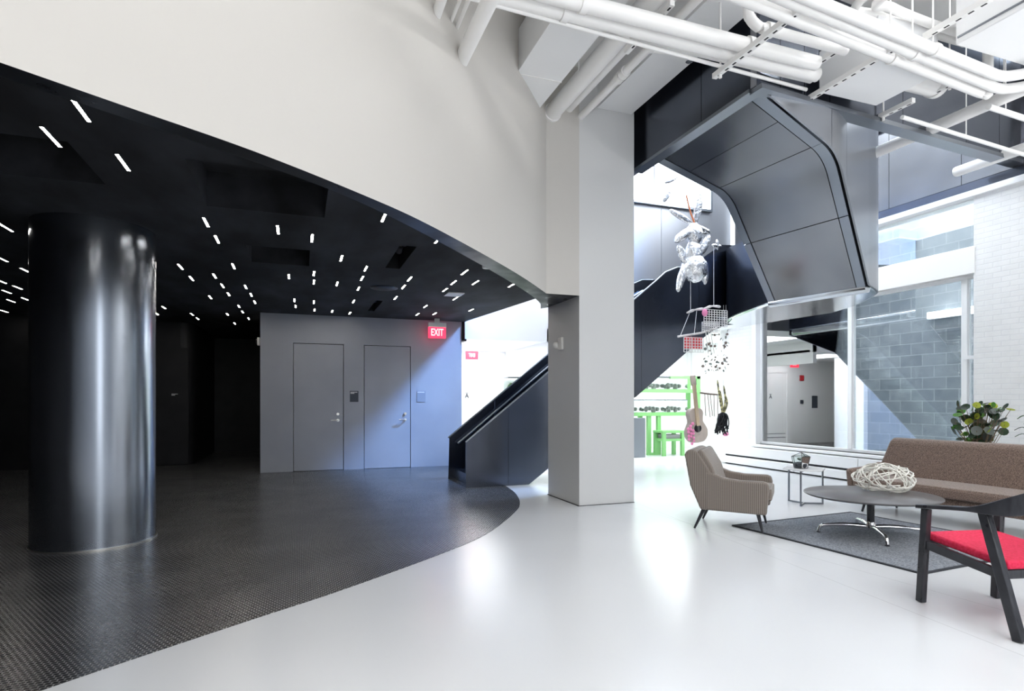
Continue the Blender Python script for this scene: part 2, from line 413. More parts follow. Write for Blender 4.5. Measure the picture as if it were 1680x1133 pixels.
# black lounge walls
struct('wall_left', MB().box(-6.8, -4.2, 0, -6.6, 18.2, 6), M['black_wall'], 'black far left wall')
w = MB(); w.box(-6.6, 14.15, 0, -2.35, 17.6, ZC)
w.prism([(-2.35, 14.15)] + arc((-2.35, 14.40), .25, -PI / 2, 0, 8) + [(-2.1, 17.6), (-2.35, 17.6)], 0, ZC)
struct('wall_black_room', w, M['black_wall'], 'black rounded corner wall behind the steel column', smooth=True)
struct('wall_back_left', MB().box(-2.2, 17.4, 0, -.6, 17.6, ZC), M['black_wall'], 'black wall deep behind the blue wall')

# blue-grey wall with flush doors
BY = 12.07
d1 = (PY(482, 600, BY).x, PY(563, 600, BY).x); d2 = (PY(598, 600, BY).x, PY(673, 600, BY).x); dz = 2.47
w = MB()
w.box(-.68, BY, dz, 3.23, BY + .12, ZC)
w.box(-.68, BY, 0, d1[0] - .012, BY + .12, dz); w.box(d1[1] + .012, BY, 0, d2[0] - .012, BY + .12, dz); w.box(d2[1] + .012, BY, 0, 3.23, BY + .12, dz)
struct('wall_back', w, M['blue_wall'], 'blue grey panelled wall with two flush doors')
struct('wall_back_core', MB().box(-.66, BY + .121, 0, 3.21, BY + 1.1, ZC), M['white_cool'])
struct('wall_corridor_left', MB().box(-.6, BY + 1.1, 0, -.56, 14.8, 2.66), M['white_cool'])
struct('wall_back_side', MB().box(-.68, BY + 1.1, 0, -.6, 17.5, ZC), M['black_wall'])
def door(i, x0, x1, m, y, hinge_x, hx):
    o = struct('door_%d' % i, MB().box(x0, y + .006, .012, x1, y + .05, dz - .012), m)
    l = MB()
    l.tube([(hx, y + .005, .98), (hx, y - .012, .98)], .028, 20)
    l.tube([(hx, y - .01, .98), (hx, y - .055, .98), (hx - .03, y - .06, .98), (hx - .135, y - .058, .98)], .0095, 10)
    h = l.build('lever_handle', M['satin'], o, smooth=True)
    c = MB(); c.tube([(hx, y + .005, 1.10), (hx, y - .018, 1.10)], .026, 20); c.build('lock_cylinder', M['satin'], o, smooth=True)
    return o
tag(door(1, d1[0], d1[1], M['blue_wall'], BY, 0, d1[1] - .10), 'left flush grey door in the blue wall')
tag(door(2, d2[0], d2[1], M['blue_wall'], BY, 0, d2[1] - .10), 'right flush blue door beside the exit sign')
struct('trim_2', MB().box(3.23, BY - .02, 2.62, 3.33, BY + .3, ZC), M['black'], 'black ceiling edge return right of the blue wall')
bd = struct('door_3', MB().box(-3.15, 14.10, .02, -2.20, 14.15, 2.48), M['black_wall'], 'black door behind the steel column')
l = MB(); l.tube([(-3.02, 14.1, 1.0), (-3.02, 14.05, 1.0), (-2.86, 14.045, 1.0)], .011, 8); l.tube([(-3.02, 14.1, 1.12), (-3.02, 14.07, 1.12)], .024, 16); l.build('lever_handle', M['satin'], bd, smooth=True)

# bright corridor and back room
YE, XW = 14.8, 5.15
struct('wall_corridor_end', MB().box(-.6, YE, 0, 11.7, YE + .15, 4), M['white_cool'], 'white end wall of the corridor')
struct('trim_11', MB().box(XW, 12.0, 2.36, XW + .12, YE, 2.95), M['white_cool'], 'white drop beam at the corridor side')
w = MB(); w.box(-.6, BY + 1.11, 2.66, 3.22, YE, 2.72); w.box(3.22, BY, 2.66, XW + .12, YE, 2.72)
struct('ceiling_corridor', w, M['white_cool'])
struct('wall_upper_back', MB().box(3.28, 12.0, 2.66, 5.3, BY, 8.2), M['white_cool'], 'white upper wall over the corridor')
cd = PY(783, 600, YE).x, PY(801, 600, YE).x
dd = struct('door_4', MB().box(cd[0] - .95, YE - .04, 0, cd[1] - .1, YE, 2.25), M['white_cool'], 'white door at the end of the corridor')
fr = MB(); fr.box(cd[1] - .1, YE - .06, 0, cd[1] + .02, YE, 2.37); fr.box(cd[0] - 1.07, YE - .06, 0, cd[0] - .95, YE, 2.37); fr.box(cd[0] - .95, YE - .06, 2.25, cd[1] - .1, YE, 2.37)
fr.build('door_frame', M['white_cool'], dd)
kp = MB(); kp.box(cd[0] - .9, YE - .045, .2, cd[1] - .15, YE - .04, .22); kp.box(cd[0] - .9, YE - .045, .32, cd[1] - .15, YE - .04, .335); kp.build('kick_plate', M['steel_edge'], dd)
struct('wall_backroom_right', MB().box(10.9, 10.9, 0, 11, YE, 3.2), M['white_cool'])
struct('wall_backroom_front', MB().box(9.2, 10.75, 0, 11.7, 10.9, 3.2), M['white_cool'])
struct('ceiling_backroom', MB().box(XW + .12, 10.6, 2.95, 11, YE, 3.1), M['white_cool'])

# right (window) wall at X = 8.9
XR = 8.9
wy0, wy1, wz0, wz1 = 5.6, 9.80, .47, 4.27
w = MB(); w.box(XR, -4.2, 0, XR + .32, wy0, 4.42); w.box(XR, wy1, 0, XR + .32, 10.9, 3.0); w.box(XR, wy0, 0, XR + .32, wy1, wz0); w.box(XR, wy1, 3.0, XR + .32, 10.9, 4.42)
struct('wall_right', w, M['brick'], 'white painted brick wall around the tall window')
def window(i, y0, y1, z0, z1, mull):
    fx0, fx1 = XR + .10, XR + .17
    o = MB(); t = .055
    o.box(fx0, y0, z0, fx1, y0 + t, z1); o.box(fx0, y1 - t, z0, fx1, y1, z1); o.box(fx0, y0 + t, z0, fx1, y1 - t, z0 + t); o.box(fx0, y0 + t, z1 - t, fx1, y1 - t, z1)
    for m_ in mull: o.box(fx0 - .02, m_ - .04, z0 + t, fx1, m_ + .04, z1 - t)
    s = struct('window_%d' % i, o, M['white_cool'], bevel=.006)
    ys = [y0] + list(mull) + [y1]
    for a, b in zip(ys, ys[1:]):
        MB().box(fx0 + .03, a + .045, z0 + .045, fx0 + .036, b - .045, z1 - .045).build('glass_pane', M['glass'], s)
    return s
ym = PX(1388, 600, XR).y
s = window(1, wy0, wy1, wz0, 3.15, [5.78, ym]); s['label'] = 'tall three pane window onto a block wall'
b = MB(); b.box(XR + .06, 5.64, 1.95, XR + .16, 5.78, 2.0); b.build('sash_bar', M['white_cool'], s)
s = window(2, wy0, wy1, 3.5, wz1, []); s['label'] = 'transom window under the steel panels'
struct('wall_right_upper', MB().box(XR, -4.2, 4.42, XR + .32, 4.88, ZT + .2), M['brick'])
struct('trim_3', MB().box(XR - .01, wy0 - .02, 3.15, XR + .3, wy1, 3.5), M['white'], 'white beam between window and transom')
w = MB(); w.box(XR - .03, 4.9, wz1 + .03, XR + .3, 10.5, wz1 + .15); struct('trim_4', w, M['steel'], 'dark steel head above the transom')
struct('trim_5', MB().box(XR - .05, 4.9, wz1 - .05, XR + .3, wy1, wz1 + .03), M['white_cool'], 'white head rail above the transom')
struct('trim_6', MB().box(XR - .10, wy0, wz0 - .05, XR + .32, wy1 + .05, wz0), M['white_cool'], 'white window sill', bevel=.008)
struct('trim_7', MB().box(XR - .02, wy1 - .02, wz0, XR + .3, wy1 + .10, 3.15), M['white_cool'], 'white window jamb')
# light well outside
struct('wall_block', MB().box(11.4, -1, -.5, 11.7, 10.75, 8.5), M['block'], 'grey concrete block wall outside the window')
struct('ground_lightwell', MB().box(9.22, -1, -.3, 11.4, 10.75, .1), M['block'])
struct('trim_8', MB().box(10.9, 8.2, 4.5, 11.4, 10.7, 4.68), M['block'], 'concrete ledge on the block wall')

# hall ceiling and side
struct('ceiling', MB().box(-6.8, -4.2, ZT, 4.35, 7.9, ZT + .2), M['white'], 'white hall ceiling')
w = MB(); w.box(-7, -4.2, 0, 1.9, -4, ZT + .2); w.box(3.7, -4.2, 0, 9.3, -4, ZT + .2); w.box(1.9, -4.2, 0, 3.7, -4, .3); w.box(1.9, -4.2, 5.2, 3.7, -4, ZT + .2)
struct('wall_rear', w, mat('grey_blue_wall_paint', (.30, .32, .35), .6), 'grey wall with one tall window behind the viewer')
struct('ceiling_right', MB().box(4.35, -4.2, ZT, 9.3, 4.85, ZT + .2), M['white'])
struct('trim_9', MB().box(3.66, -1.0, 5.17, 4.17, 6.88, ZT), M['white_cool'], 'white boxed beam running to the pillar')
# stairwell lining
def panels(name, p0, p1, z0, z1, cuts, m, t=.04, label=None, back=None):
    p0, p1 = Vector(p0), Vector(p1); dv = p1 - p0; L = dv.length; dv.normalize(); nr = Vector((-dv.y, dv.x))
    mb = MB(); g = .004; c = [0] + cuts + [L]
    for a, b in zip(c, c[1:]):
        q = [p0 + dv * (a + g), p0 + dv * (b - g)]
        mb.prism([q[0], q[1], q[1] + nr * t, q[0] + nr * t], z0, z1)
    o = struct(name, mb, m, label)
    mb = MB(); mb.prism([p0 + nr * (t + .002), p1 + nr * (t + .002), p1 + nr * (t + .08), p0 + nr * (t + .08)], z0 + .01, z1)
    mb.build('backing', back or M['steel_satin'], o)
    return o
ZB = 4.5
panels('wall_stairwell_left', (4.31, 12.0), (4.31, 4.74), ZB, 8, [1.6, 3.2, 4.8, 6.4], M['steel'], label='dark steel bulkhead along the stair opening')
panels('wall_stairwell_front', (4.31, 4.69), (8.97, 5.02), ZB, 8, [.28, .62, 1.0, 2.2, 3.4, 4.1], M['steel'], label='dark steel bulkhead across the stair opening')
panels('wall_stairwell_right', (8.88, 10.4), (8.88, 4.9), 4.43, 8, [1.2, 2.4, 3.55, 4.65], M['steel_light'], label='steel panel wall above the transom window')
panels('wall_stairwell_back', (5.32, 10.55), (8.9, 10.55), 2.95, 8, [.9, 1.8, 2.7], M['steel_satin'], label='dark steel wall behind the stair')
w = MB(); a, b_ = Vector((4.31, 4.66)), Vector((8.97, 4.99)); w.prism([a, b_, b_ + Vector((-.01, .16)), a + Vector((-.01, .16))], ZB - .05, ZB); w.box(4.27, 4.8, ZB - .04, 4.42, 7.0, ZB)
struct('trim_10', w, M['steel_edge'], 'grey steel flange under the bulkheads')
# upper window and an added glowing pane
o = MB(); x0, x1 = PY(1040, 300, 10.5).x, PY(1110, 300, 10.5).x
za, zb = PY(1070, 332, 10.5).z, PY(1070, 268, 10.5).z
def upwin(i, mb_frame, mb_pane, lab):
    s = struct('window_%d' % i, mb_frame, M['steel_edge'], lab); mb_pane.build('glass_pane', M['glow_white'], s); return s
f = MB(); xm = PY(1072, 300, 10.5).x
f.box(5.6, 10.46, za - .05, 8.3, 10.54, za); f.box(5.6, 10.46, 7.0, 8.3, 10.54, 7.05); f.box(5.55, 10.46, za - .05, 5.6, 10.54, 7.05); f.box(8.3, 10.46, za - .05, 8.35, 10.54, 7.05); f.box(xm - .015, 10.46, za, xm + .015, 10.54, 7.0)
upwin(3, f, MB().box(5.6, 10.5, za, 8.3, 10.53, 7.0), 'bright upper window behind the stair')
f = MB(); f.box(8.78, 5.9, 5.72, 8.87, 9.0, 5.78); f.box(8.78, 5.9, 6.9, 8.87, 9.0, 6.96); f.box(8.78, 5.84, 5.72, 8.87, 5.9, 6.96); f.box(8.78, 9.0, 5.72, 8.87, 9.06, 6.96)
upwin(4, f, MB().box(8.82, 5.9, 5.78, 8.86, 9.0, 6.9), 'added glowing pane for the brightly lit top of the steel panels')  # glowing pane added where the skylight brightens the panel wall
# skylight over the well
f = MB(); f.box(3.3, 4.9, 8.0, 9.0, 5.3, 8.1); f.box(3.3, 11.6, 8.0, 9.0, 12.1, 8.1); f.box(3.3, 5.3, 8.0, 3.7, 11.6, 8.1); f.box(8.6, 5.3, 8.0, 9.0, 11.6, 8.1)
for k in range(1, 4): f.box(3.7, 5.3 + k * 1.575 - .03, 8.0, 8.6, 5.3 + k * 1.575 + .03, 8.1)
upwin(5, f, MB().box(3.7, 5.3, 8.06, 8.6, 11.6, 8.09), 'skylight over the stair')

# ================================================================== STEEL COLUMN, STAIR
t = thing('steel_column', 'round dark blackened steel column standing on the mosaic floor', 'column', (-1.85, 6.75, 0))
MB().lathe([(.503, .02), (.503, ZC - .002)], seg=96).build('column_shell', M['column'], t, smooth=True)
MB().lathe([(.515, .004), (.515, .02)], seg=96).build('base_ring', M['satin'], t, smooth=True)

stair = thing('staircase', 'dark steel staircase with solid plate guards beside the white pillar', 'staircase', (2.45, 8.9, 0))
YN, YF = 8.9, 10.05
def sheet(poly, y0, y1, name, m, cuts=(), rail=None):
    # vertical plate in an XZ polygon, cut into panels
    bm = bmesh.new(); bm.faces.new([bm.verts.new((p[0], y0, p[1])) for p in poly])
    for c in cuts:
        for e in (-.003, .003): bmesh.ops.bisect_plane(bm, geom=bm.verts[:] + bm.edges[:] + bm.faces[:], plane_co=(c + e, 0, 0), plane_no=(1, 0, 0))
        bmesh.ops.delete(bm, geom=[f for f in bm.faces if abs(f.calc_center_median().x - c) < .0029], context='FACES')
    r = bmesh.ops.extrude_face_region(bm, geom=bm.faces[:]); bmesh.ops.translate(bm, verts=[v for v in r['geom'] if isinstance(v, bmesh.types.BMVert)], vec=(0, y1 - y0, 0))
    mb = MB(); mb.bm.free(); mb.bm = bm
    return mb.build(name, m, stair, world=True)
low = [(3.5, .004), (5.5, 1.43), (6.5, 2.2), (6.9, 2.5), (7.15, 2.66), (7.4, 2.75), (7.75, 2.79)]
top = [(7.75, 4.25), (7.3, 4.22), (6.85, 3.93), (6.6, 3.74), (6.35, 3.72), (6.1, 3.62), (5.9, 3.45), (2.45, .71)]
sheet([(2.45, .004)] + low + top, YN, YN + .025, 'guard_panel', M['steel'], (3.15, 4.4, 5.6, 6.8))
sheet([(2.45, .004), (3.5, .004), (6.7, 2.45), (8.0, 2.79), (8.0, 3.75), (6.35, 3.75), (6.1, 3.65), (2.47, .71)], YF, YF + .025, 'guard_panel', M['steel'], (3.3, 4.5, 5.7))
c = MB()
for y in (YN + .012, YF + .012):
    c.tube([(2.45, y, .715), (5.9, y, 3.46), (6.1, y, 3.63), (6.35, y, 3.735), (6.6, y, 3.75)], .016, 8)
c.build('guard_cap', M['steel_edge'], stair, world=True, smooth=True)
hr = MB(); hr.tube([(2.6, YF - .07, .62), (5.9, YF - .07, 3.25), (6.3, YF - .07, 3.5), (7.2, YF - .07, 3.5)], .022, 10)
for k in range(5):
    x = 2.9 + k * .75; z = .62 + (x - 2.6) * .797; hr.tube([(x, YF - .07, z), (x, YF + .01, z - .04)], .008, 6)
hr.build('handrail', M['steel_edge'], stair, world=True, smooth=True)
hr = MB(); hr.tube([(2.6, YN + .09, .52), (5.9, YN + .09, 3.15), (6.3, YN + .09, 3.4), (7.2, YN + .09, 3.4)], .022, 10)
hr.build('handrail', M['steel_edge'], stair, world=True, smooth=True)
st = MB()
for k in range(16):
    st.box(2.55 + k * .255, YN + .03, max(.005, k * .178 - .06), 2.55 + (k + 1) * .255 + .03, YF - .002, (k + 1) * .178)
st.build('steps', M['steel'], stair, world=True)
# landing
lp = [(6.47, 6.86), (6.73, 5.5)] + [tuple(p) for p in spline([(6.85, 5.52), (7.2, 5.72), (7.46, 6.0), (7.8, 6.5), (8.1, 7.2)], 5)] + [(8.0, 8.7), (8.0, 10.04), (6.65, 10.04), (6.65, 8.93), (7.38, 8.9), (6.95, 8.2), (6.65, 7.4)]
MB().prism(lp, 2.77, 2.93).build('landing', M['steel_polish'], stair, world=True, bevel=.05, seg=4)
# inner guard of the landing towards the well
def wallpath(path, name, m, t=.025):
    mb = MB(); P = [Vector((p[0], p[1], 0)) for p in path]; V = []
    for i, (x, y, z0, z1) in enumerate(path):
        d_ = (P[min(i + 1, len(P) - 1)] - P[max(i - 1, 0)]).normalized(); n_ = Vector((-d_.y, d_.x, 0)) * t; q = P[i]
        V.append([mb.bm.verts.new((q.x, q.y, z0)), mb.bm.verts.new((q.x, q.y, z1)), mb.bm.verts.new((q.x + n_.x, q.y + n_.y, z1)), mb.bm.verts.new((q.x + n_.x, q.y + n_.y, z0))])
    for A, B in zip(V, V[1:]):
        for k in range(4): mb.bm.faces.new((A[k], A[(k + 1) % 4], B[(k + 1) % 4], B[k]))
    mb.bm.faces.new(V[0]); mb.bm.faces.new(V[-1][::-1])
    return mb.build(name, m, stair, world=True, smooth=True, ang=50)
ip = spline([(7.75, 8.9), (7.38, 8.86), (6.95, 8.2), (6.65, 7.4), (6.47, 6.86)], 5)
wallpath([(p[0], p[1], 2.80, 4.25 - .5 * (i / (len(ip) - 1))) for i, p in enumerate(ip)], 'landing_guard', M['steel'])
# upper flight: faceted soffit ribbon
def lerp(a, b, t): return a + (b - a) * t
Lp = [Vector((4.44, 6.68, 4.5)), Vector((5.22, 6.33, 4.02)), Vector((6.47, 6.86, 2.78))]
Rp = [Vector((4.40, 4.80, 4.5)), Vector((5.40, 4.80, 4.02)), Vector((6.73, 5.50, 2.78))]
def prof(P):
    a, b, c = P; e = .16; p, q = lerp(b, a, e), lerp(b, c, e * .8)
    def at(s_):        # s in 0..3: straight, bend, straight
        if s_ <= 1: return lerp(a, p, s_)
        if s_ <= 2:
            t = s_ - 1; return (1 - t) ** 2 * p + 2 * t * (1 - t) * b + t * t * q
        return lerp(q, c, s_ - 2)
    return at
Lf, Rf = prof(Lp), prof(Rp)
def strip(u0, u1, s0, s1, n, name, m, off, th, parent=stair):
    mb = MB(); V = []
    for i in range(n + 1):
        s_ = s0 + (s1 - s0) * i / n; e = .01
        sa, sb = max(0, s_ - e), min(3, s_ + e)
        a, b = Lf(s_), Rf(s_)
        nn = ((Lf(sb) + Rf(sb)) - (Lf(sa) + Rf(sa))).normalized().cross((b - a).normalized()).normalized()
        if nn.z > 0: nn = -nn
        p, q = lerp(a, b, u0), lerp(a, b, u1)
        V.append([mb.bm.verts.new(p + nn * off), mb.bm.verts.new(q + nn * off), mb.bm.verts.new(q + nn * (off - th)), mb.bm.verts.new(p + nn * (off - th))])
    for A, B in zip(V, V[1:]):
        for k in range(4): mb.bm.faces.new((A[k], A[(k + 1) % 4], B[(k + 1) % 4], B[k]))
    mb.bm.faces.new(V[0]); mb.bm.faces.new(V[-1][::-1])
    return mb.build(name, m, parent, world=True, smooth=True, ang=30)
strip(.01, .985, 0, 3, 24, 'upper_flight', M['black'], -.018, .16)
for s0, s1, n in ((.0, .46, 3), (.467, .99, 4), (1.0, 2.335, 16), (2.342, 3, 5)):
    strip(.085, .915, s0, s1, n, 'soffit_panel', M['steel_light'], 0, .016)
for s0, s1, n in ((.0, .995, 4), (1.0, 2.335, 16), (2.342, 3, 5)):
    strip(.0, .076, s0, s1, n, 'edge_flange', M['steel_edge'], .004, .03); strip(.924, 1.0, s0, s1, n, 'edge_flange', M['steel_edge'], .004, .03)
bt = MB(); bt.tube([Lp[2] + Vector((.03, 0, .0)), Rp[2] + Vector((.03, 0, .0))], .06, 20); bt.build('rolled_edge', M['steel_polish'], stair, world=True, smooth=True)
gp = []
for k in range(25):
    p = Rf(3 * k / 24 if k < 24 else 2.97); o_ = (p - Lf(3 * k / 24 if k < 24 else 2.97)).normalized() * .055; gp.append((p.x + o_.x, p.y + o_.y, p.z - .01, 4.46 if p.y + o_.y < 4.98 else 5.9 - .6 * k / 24))
gp += [(p[0], p[1], 2.79, z) for p, z in zip(spline([(6.92, 5.52), (7.2, 5.70), (7.46, 6.0), (7.8, 6.5), (8.1, 7.2)], 2), (5.1, 5.0, 4.9, 4.7, 4.45, 4.3, 4.2, 4.15, 4.1))]
gm = mat('brushed_guard_steel', (.34, .355, .38), .34, .85)
for i0, i1 in ((0, 10), (10, 17), (17, len(gp) - 1)):
    q = [list(p) for p in gp[i0:i1 + 1]]; d_ = (Vector(q[-1][:2]) - Vector(q[-2][:2])).normalized() * (.006 if i1 < len(gp) - 1 else 0); q[-1][0] -= d_.x; q[-1][1] -= d_.y
    wallpath(q, 'flight_guard', gm, .02)

# ================================================================== SLOT LIGHTS IN THE BLACK CEILING
slots = """132,179 84,224 202,266 9,372 3,424 42,443 2,461 29,471 11,478 18,493 42,490 7,510 338,364 356,392 296,437 314,456 383,436 352,452 365,468 375,482 345,487 403,470 412,483 418,495 392,502 398,511 408,522 373,515 385,530 269,504 257,514 315,515 324,522
456,376 512,390 630,355 719,392 560,423 474,453 515,448 515,462 553,465 600,440 594,456 588,473 672,457 662,470 649,488 762,446 744,463 730,475 780,463 840,467 747,489 483,492 485,502 515,495 516,508 545,510 580,494 574,513 698,502 685,515 713,514 773,508"""
base = None
def slot_label(x, y, p):
    special = {(132, 179): 'lit slot light closest to the curved wall edge, topmost in the black ceiling', (84, 224): 'long lit slot light in the black ceiling, second closest to the frame corner',
               (202, 266): 'lit slot light alone in the black ceiling above the steel column', (338, 364): 'lit slot light just beyond the large ceiling pocket corner, upper of two',
               (356, 392): 'lit slot light just beyond the large ceiling pocket corner, lower of two', (456, 376): 'lit slot light alone between the large and the smaller ceiling pocket',
               (512, 390): 'lit slot light beyond the right end of the large ceiling pocket', (630, 355): 'lit slot light against the curved black soffit, the farther up of its two',
               (719, 392): 'lit slot light against the curved black soffit, the farther down of its two', (840, 467): 'lit slot light nearest the white pillar, by the end of the soffit',
               (560, 423): 'lit slot light alone between smaller pocket and narrow ceiling slot'}
    if (x, y) in special: return special[(x, y)]
    if x < 50: return 'lit slot light in the black ceiling left of the steel column'
    if x < 340: return 'small lit slot light in the black ceiling just right of the column top'
    if x < 430: return 'lit slot light in the lines running toward the black door'
    if x < 680: return 'lit slot light in the rows above the grey doors'
    return 'lit slot light near the curve above the exit sign'
for i, q in enumerate(slots.split()):
    x, y = map(float, q.split(',')); p = PZ(x, y, ZC)
    if base is None:
        t = thing('slot_light', 'x', 'ceiling light', (p.x, p.y, ZC)); base = t
        b = MB(); L, W = .155, .011
        b.box(-W - .006, -L - .006, -.006, -W, L + .006, .0); b.box(W, -L - .006, -.006, W + .006, L + .006, 0); b.box(-W, -L - .006, -.006, W, -L, 0); b.box(-W, L, -.006, W, L + .006, 0)
        b.build('trim_frame', M['black'], t)
        MB().box(-W, -L, -.004, W, L, -.001).build('diffuser', M['glow_warm'], t)
    else:
        t = copy_tree(base); t.location = (p.x, p.y, ZC)
    lab = slot_label(int(x), int(y), p)
    tag(t, lab, 'ceiling light', 'recessed slot lights in the black ceiling')
p = PZ(630, 472, ZC); MBs = MB(); MBs.lathe([(.19, -.012), (.2, -.004), (.2, 0)], (p.x, p.y, ZC)); t = MBs.build('ceiling_speaker', M['soffit_black'], smooth=True); tag(t, 'round dark flush speaker in the black ceiling above the grey doors', 'speaker')
p = PZ(799, 436, ZC); MBs = MB(); MBs.lathe([(.055, -.03), (.06, -.02), (.06, 0)], (p.x, p.y, ZC)); t = MBs.build('smoke_detector', M['plastic_white'], smooth=True); tag(t, 'small round white detector in the black ceiling beside the soffit', 'detector')
p = PZ(745, 482, ZC); t = MB().box(p.x - .13, p.y - .16, ZC - .015, p.x + .13, p.y + .16, ZC).build('access_panel', M['plastic_white'], bevel=.004); tag(t, 'small pale square panel in the black ceiling near the curve', 'ceiling panel')
for (x0, y0, x1, y1, dz_), lab in zip(pockets[2:4], ('track spot heads inside the wide ceiling slot near the curved soffit', 'track spot heads inside the narrow ceiling slot above the doors')):
    t = thing('spotlight', lab, 'spotlight', ((x0 + x1) / 2, y0 + .5, ZC + .2))
    MB().box(-.02, -.45, 0, .02, .45, .03).build('track', M['black'], t)
    for yy in (-.25, .1):
        h = MB(); h.tube([(0, yy, 0), (0, yy, -.05)], .012, 8); h.tube([(0, yy - .04, -.06), (0, yy + .06, -.10)], .04, 14); h.build('lamp_head', M['grey_slot'], t, smooth=True)
        g = MB(); g.tube([(0, yy - .042, -.06), (0, yy - .04, -.06)], .03, 12); g.build('lens', M['satin'], t)

# ================================================================== SIGNS AND WALL DEVICES
def exit_sign(name, label, p, wd, ht, rz, through):
    t = thing(name, label, 'exit sign', p, rz)
    MB().box(-wd / 2, -.04, -.09, wd / 2, .04, 0).build('mount', M['plastic_white'], t, bevel=.006)
    MB().box(-wd / 2 + .01, -.012, -.09 - ht, wd / 2 - .01, .012, -.09).build('panel', M['exit_red'], t)
    x = text('letters', 'EXIT', ht * (.92 if not through else .62), M['exit_letters'] if not through else M['sign_white'], (0, 0 if through else -.014, -.09 - ht * .5), 0 if not through else PI, t, ext=.016 if through else .004)
    x.scale = (wd / (ht * 2.5) * .92, 1, 1)
    return t
p = PZ(717, 529, ZC); p = Vector((PY(717, 529, 11.75).x, 11.75, ZC - .085))
s = exit_sign('exit_sign', 'glowing red exit sign hung from the black ceiling before the blue wall', p, .37, .22, .0, False)
MB().box(-.05, -.02, 0, .05, .02, .085).build('stem', M['plastic_white'], s)
p = PY(774, 573, 13.9)
exit_sign('exit_sign', 'red exit sign seen from behind in the white corridor', (p.x, 13.9, 2.66), .34, .2, 0, True)
def plaque(name, px, y, wpx, hpx, Y, m, label, rows=2):
    a, b = PY(px - wpx / 2, y + hpx / 2, Y), PY(px + wpx / 2, y - hpx / 2, Y)
    t = thing(name, label, 'sign', ((a.x + b.x) / 2, Y, (a.z + b.z) / 2)); w_, h_ = b.x - a.x, b.z - a.z
    MB().box(-w_ / 2, -.006, -h_ / 2, w_ / 2, 0, h_ / 2).build('plate', m, t)
    tx = MB()
    for k in range(rows): 
        n = (9, 5)[k]
        for j in range(n): tx.box(-w_ * .42 + j * w_ * .09, -.008, h_ * (.38 - k * .1) - .008, -w_ * .42 + j * w_ * .09 + w_ * .07, -.006, h_ * (.38 - k * .1) + .008)
    tx.build('lettering', M['sign_white'], t)
    return t
plaque('door_sign', 581, 650, 14, 18, BY - .001, M['sign_dark'], 'dark square sign with white lettering between the two flush doors')
plaque('door_sign', 691, 650, 14, 18, BY - .001, M['sign_blue'], 'blue square sign on the wall right of the blue door', 1)
plaque('door_sign', 287, 653, 13, 18, 14.10, M['black_wall'], 'black sign with tiny white lettering on the black door')
p = PY(766, 648, YE - .05); t = thing('corridor_sign', 'small black letter sign on the white corridor door', 'sign', p)
text('letter', 'A', .16, M['sign_dark'], (0, 0, -.02), 0, t); MB().box(-.045, -.004, .055, .045, 0, .07).build('bar', M['sign_dark'], t)
# emergency light on the deep black wall
p = PY(340, 576, 17.4); t = thing('emergency_light', 'twin head white emergency light on the deep black wall', 'emergency light', (p.x, 17.4, p.z))
MB().box(-.06, -.05, -.05, .06, 0, .05).build('housing', M['plastic_white'], t, bevel=.01)
for sx in (-1, 1):
    h = MB(); h.tube([(sx * .07, -.04, 0), (sx * .11, -.12, -.01)], [.045, .065], 16); h.build('lamp_head', M['plastic_white'], t, smooth=True)
p = Vector((-.69, 12.2, PY(424, 560, 12.2).z)); t = thing('strobe_light', 'small white alarm strobe on the left edge of the blue wall', 'alarm', p)
MB().box(-.05, -.06, -.075, .0, .06, .075).build('housing', M['plastic_white'], t, bevel=.01); MB().box(-.075, -.03, -.04, -.05, .03, .04).build('lens', M['tank_glass'], t, bevel=.01)
# thermostat-like alarm device on the pillar's left face
p = PX(920, 564, 3.40); t = thing('alarm_device', 'white box device with round sensor on the pillar', 'alarm', (3.40, p.y, p.z))
MB().box(-.035, -.10, -.085, 0, .03, .085).build('housing', M['plastic_white'], t, bevel=.012)
h = MB(); h.ball((-.04, .075, -.01), (.04, .045, .045)); h.tube([(-.0, .075, -.01), (-.035, .075, -.01)], .05, 18); h.build('sensor', M['plastic_white'], t, smooth=True)
# devices on corridor end wall (seen as reflections)
def mirror(px, py):      # point of the end wall whose reflection in the window falls on this pixel
    d_ = _d(px, py); t = YE / d_.y; return 2 * 9.03 - d_.x * t, H + d_.z * t
for (px, py, w_, h_, m, nm, lab, cat) in ((1315, 620, .16, .18, M['red_device'], 'fire_alarm', 'red fire alarm on the white wall mirrored in the window', 'alarm'), (1315, 659, .12, .12, M['sign_dark'], 'call_button', 'small dark button plate on the white wall mirrored in the window', 'button'), (1336, 659, .22, .4, M['sign_dark'], 'notice_board', 'dark notice plate on the white wall mirrored in the window', 'sign')):
    x, z = mirror(px, py)
    t = MB().box(x - w_ / 2, YE - .03, z - h_ / 2, x + w_ / 2, YE, z + h_ / 2).build(nm, m, bevel=.006); tag(t, lab, cat)

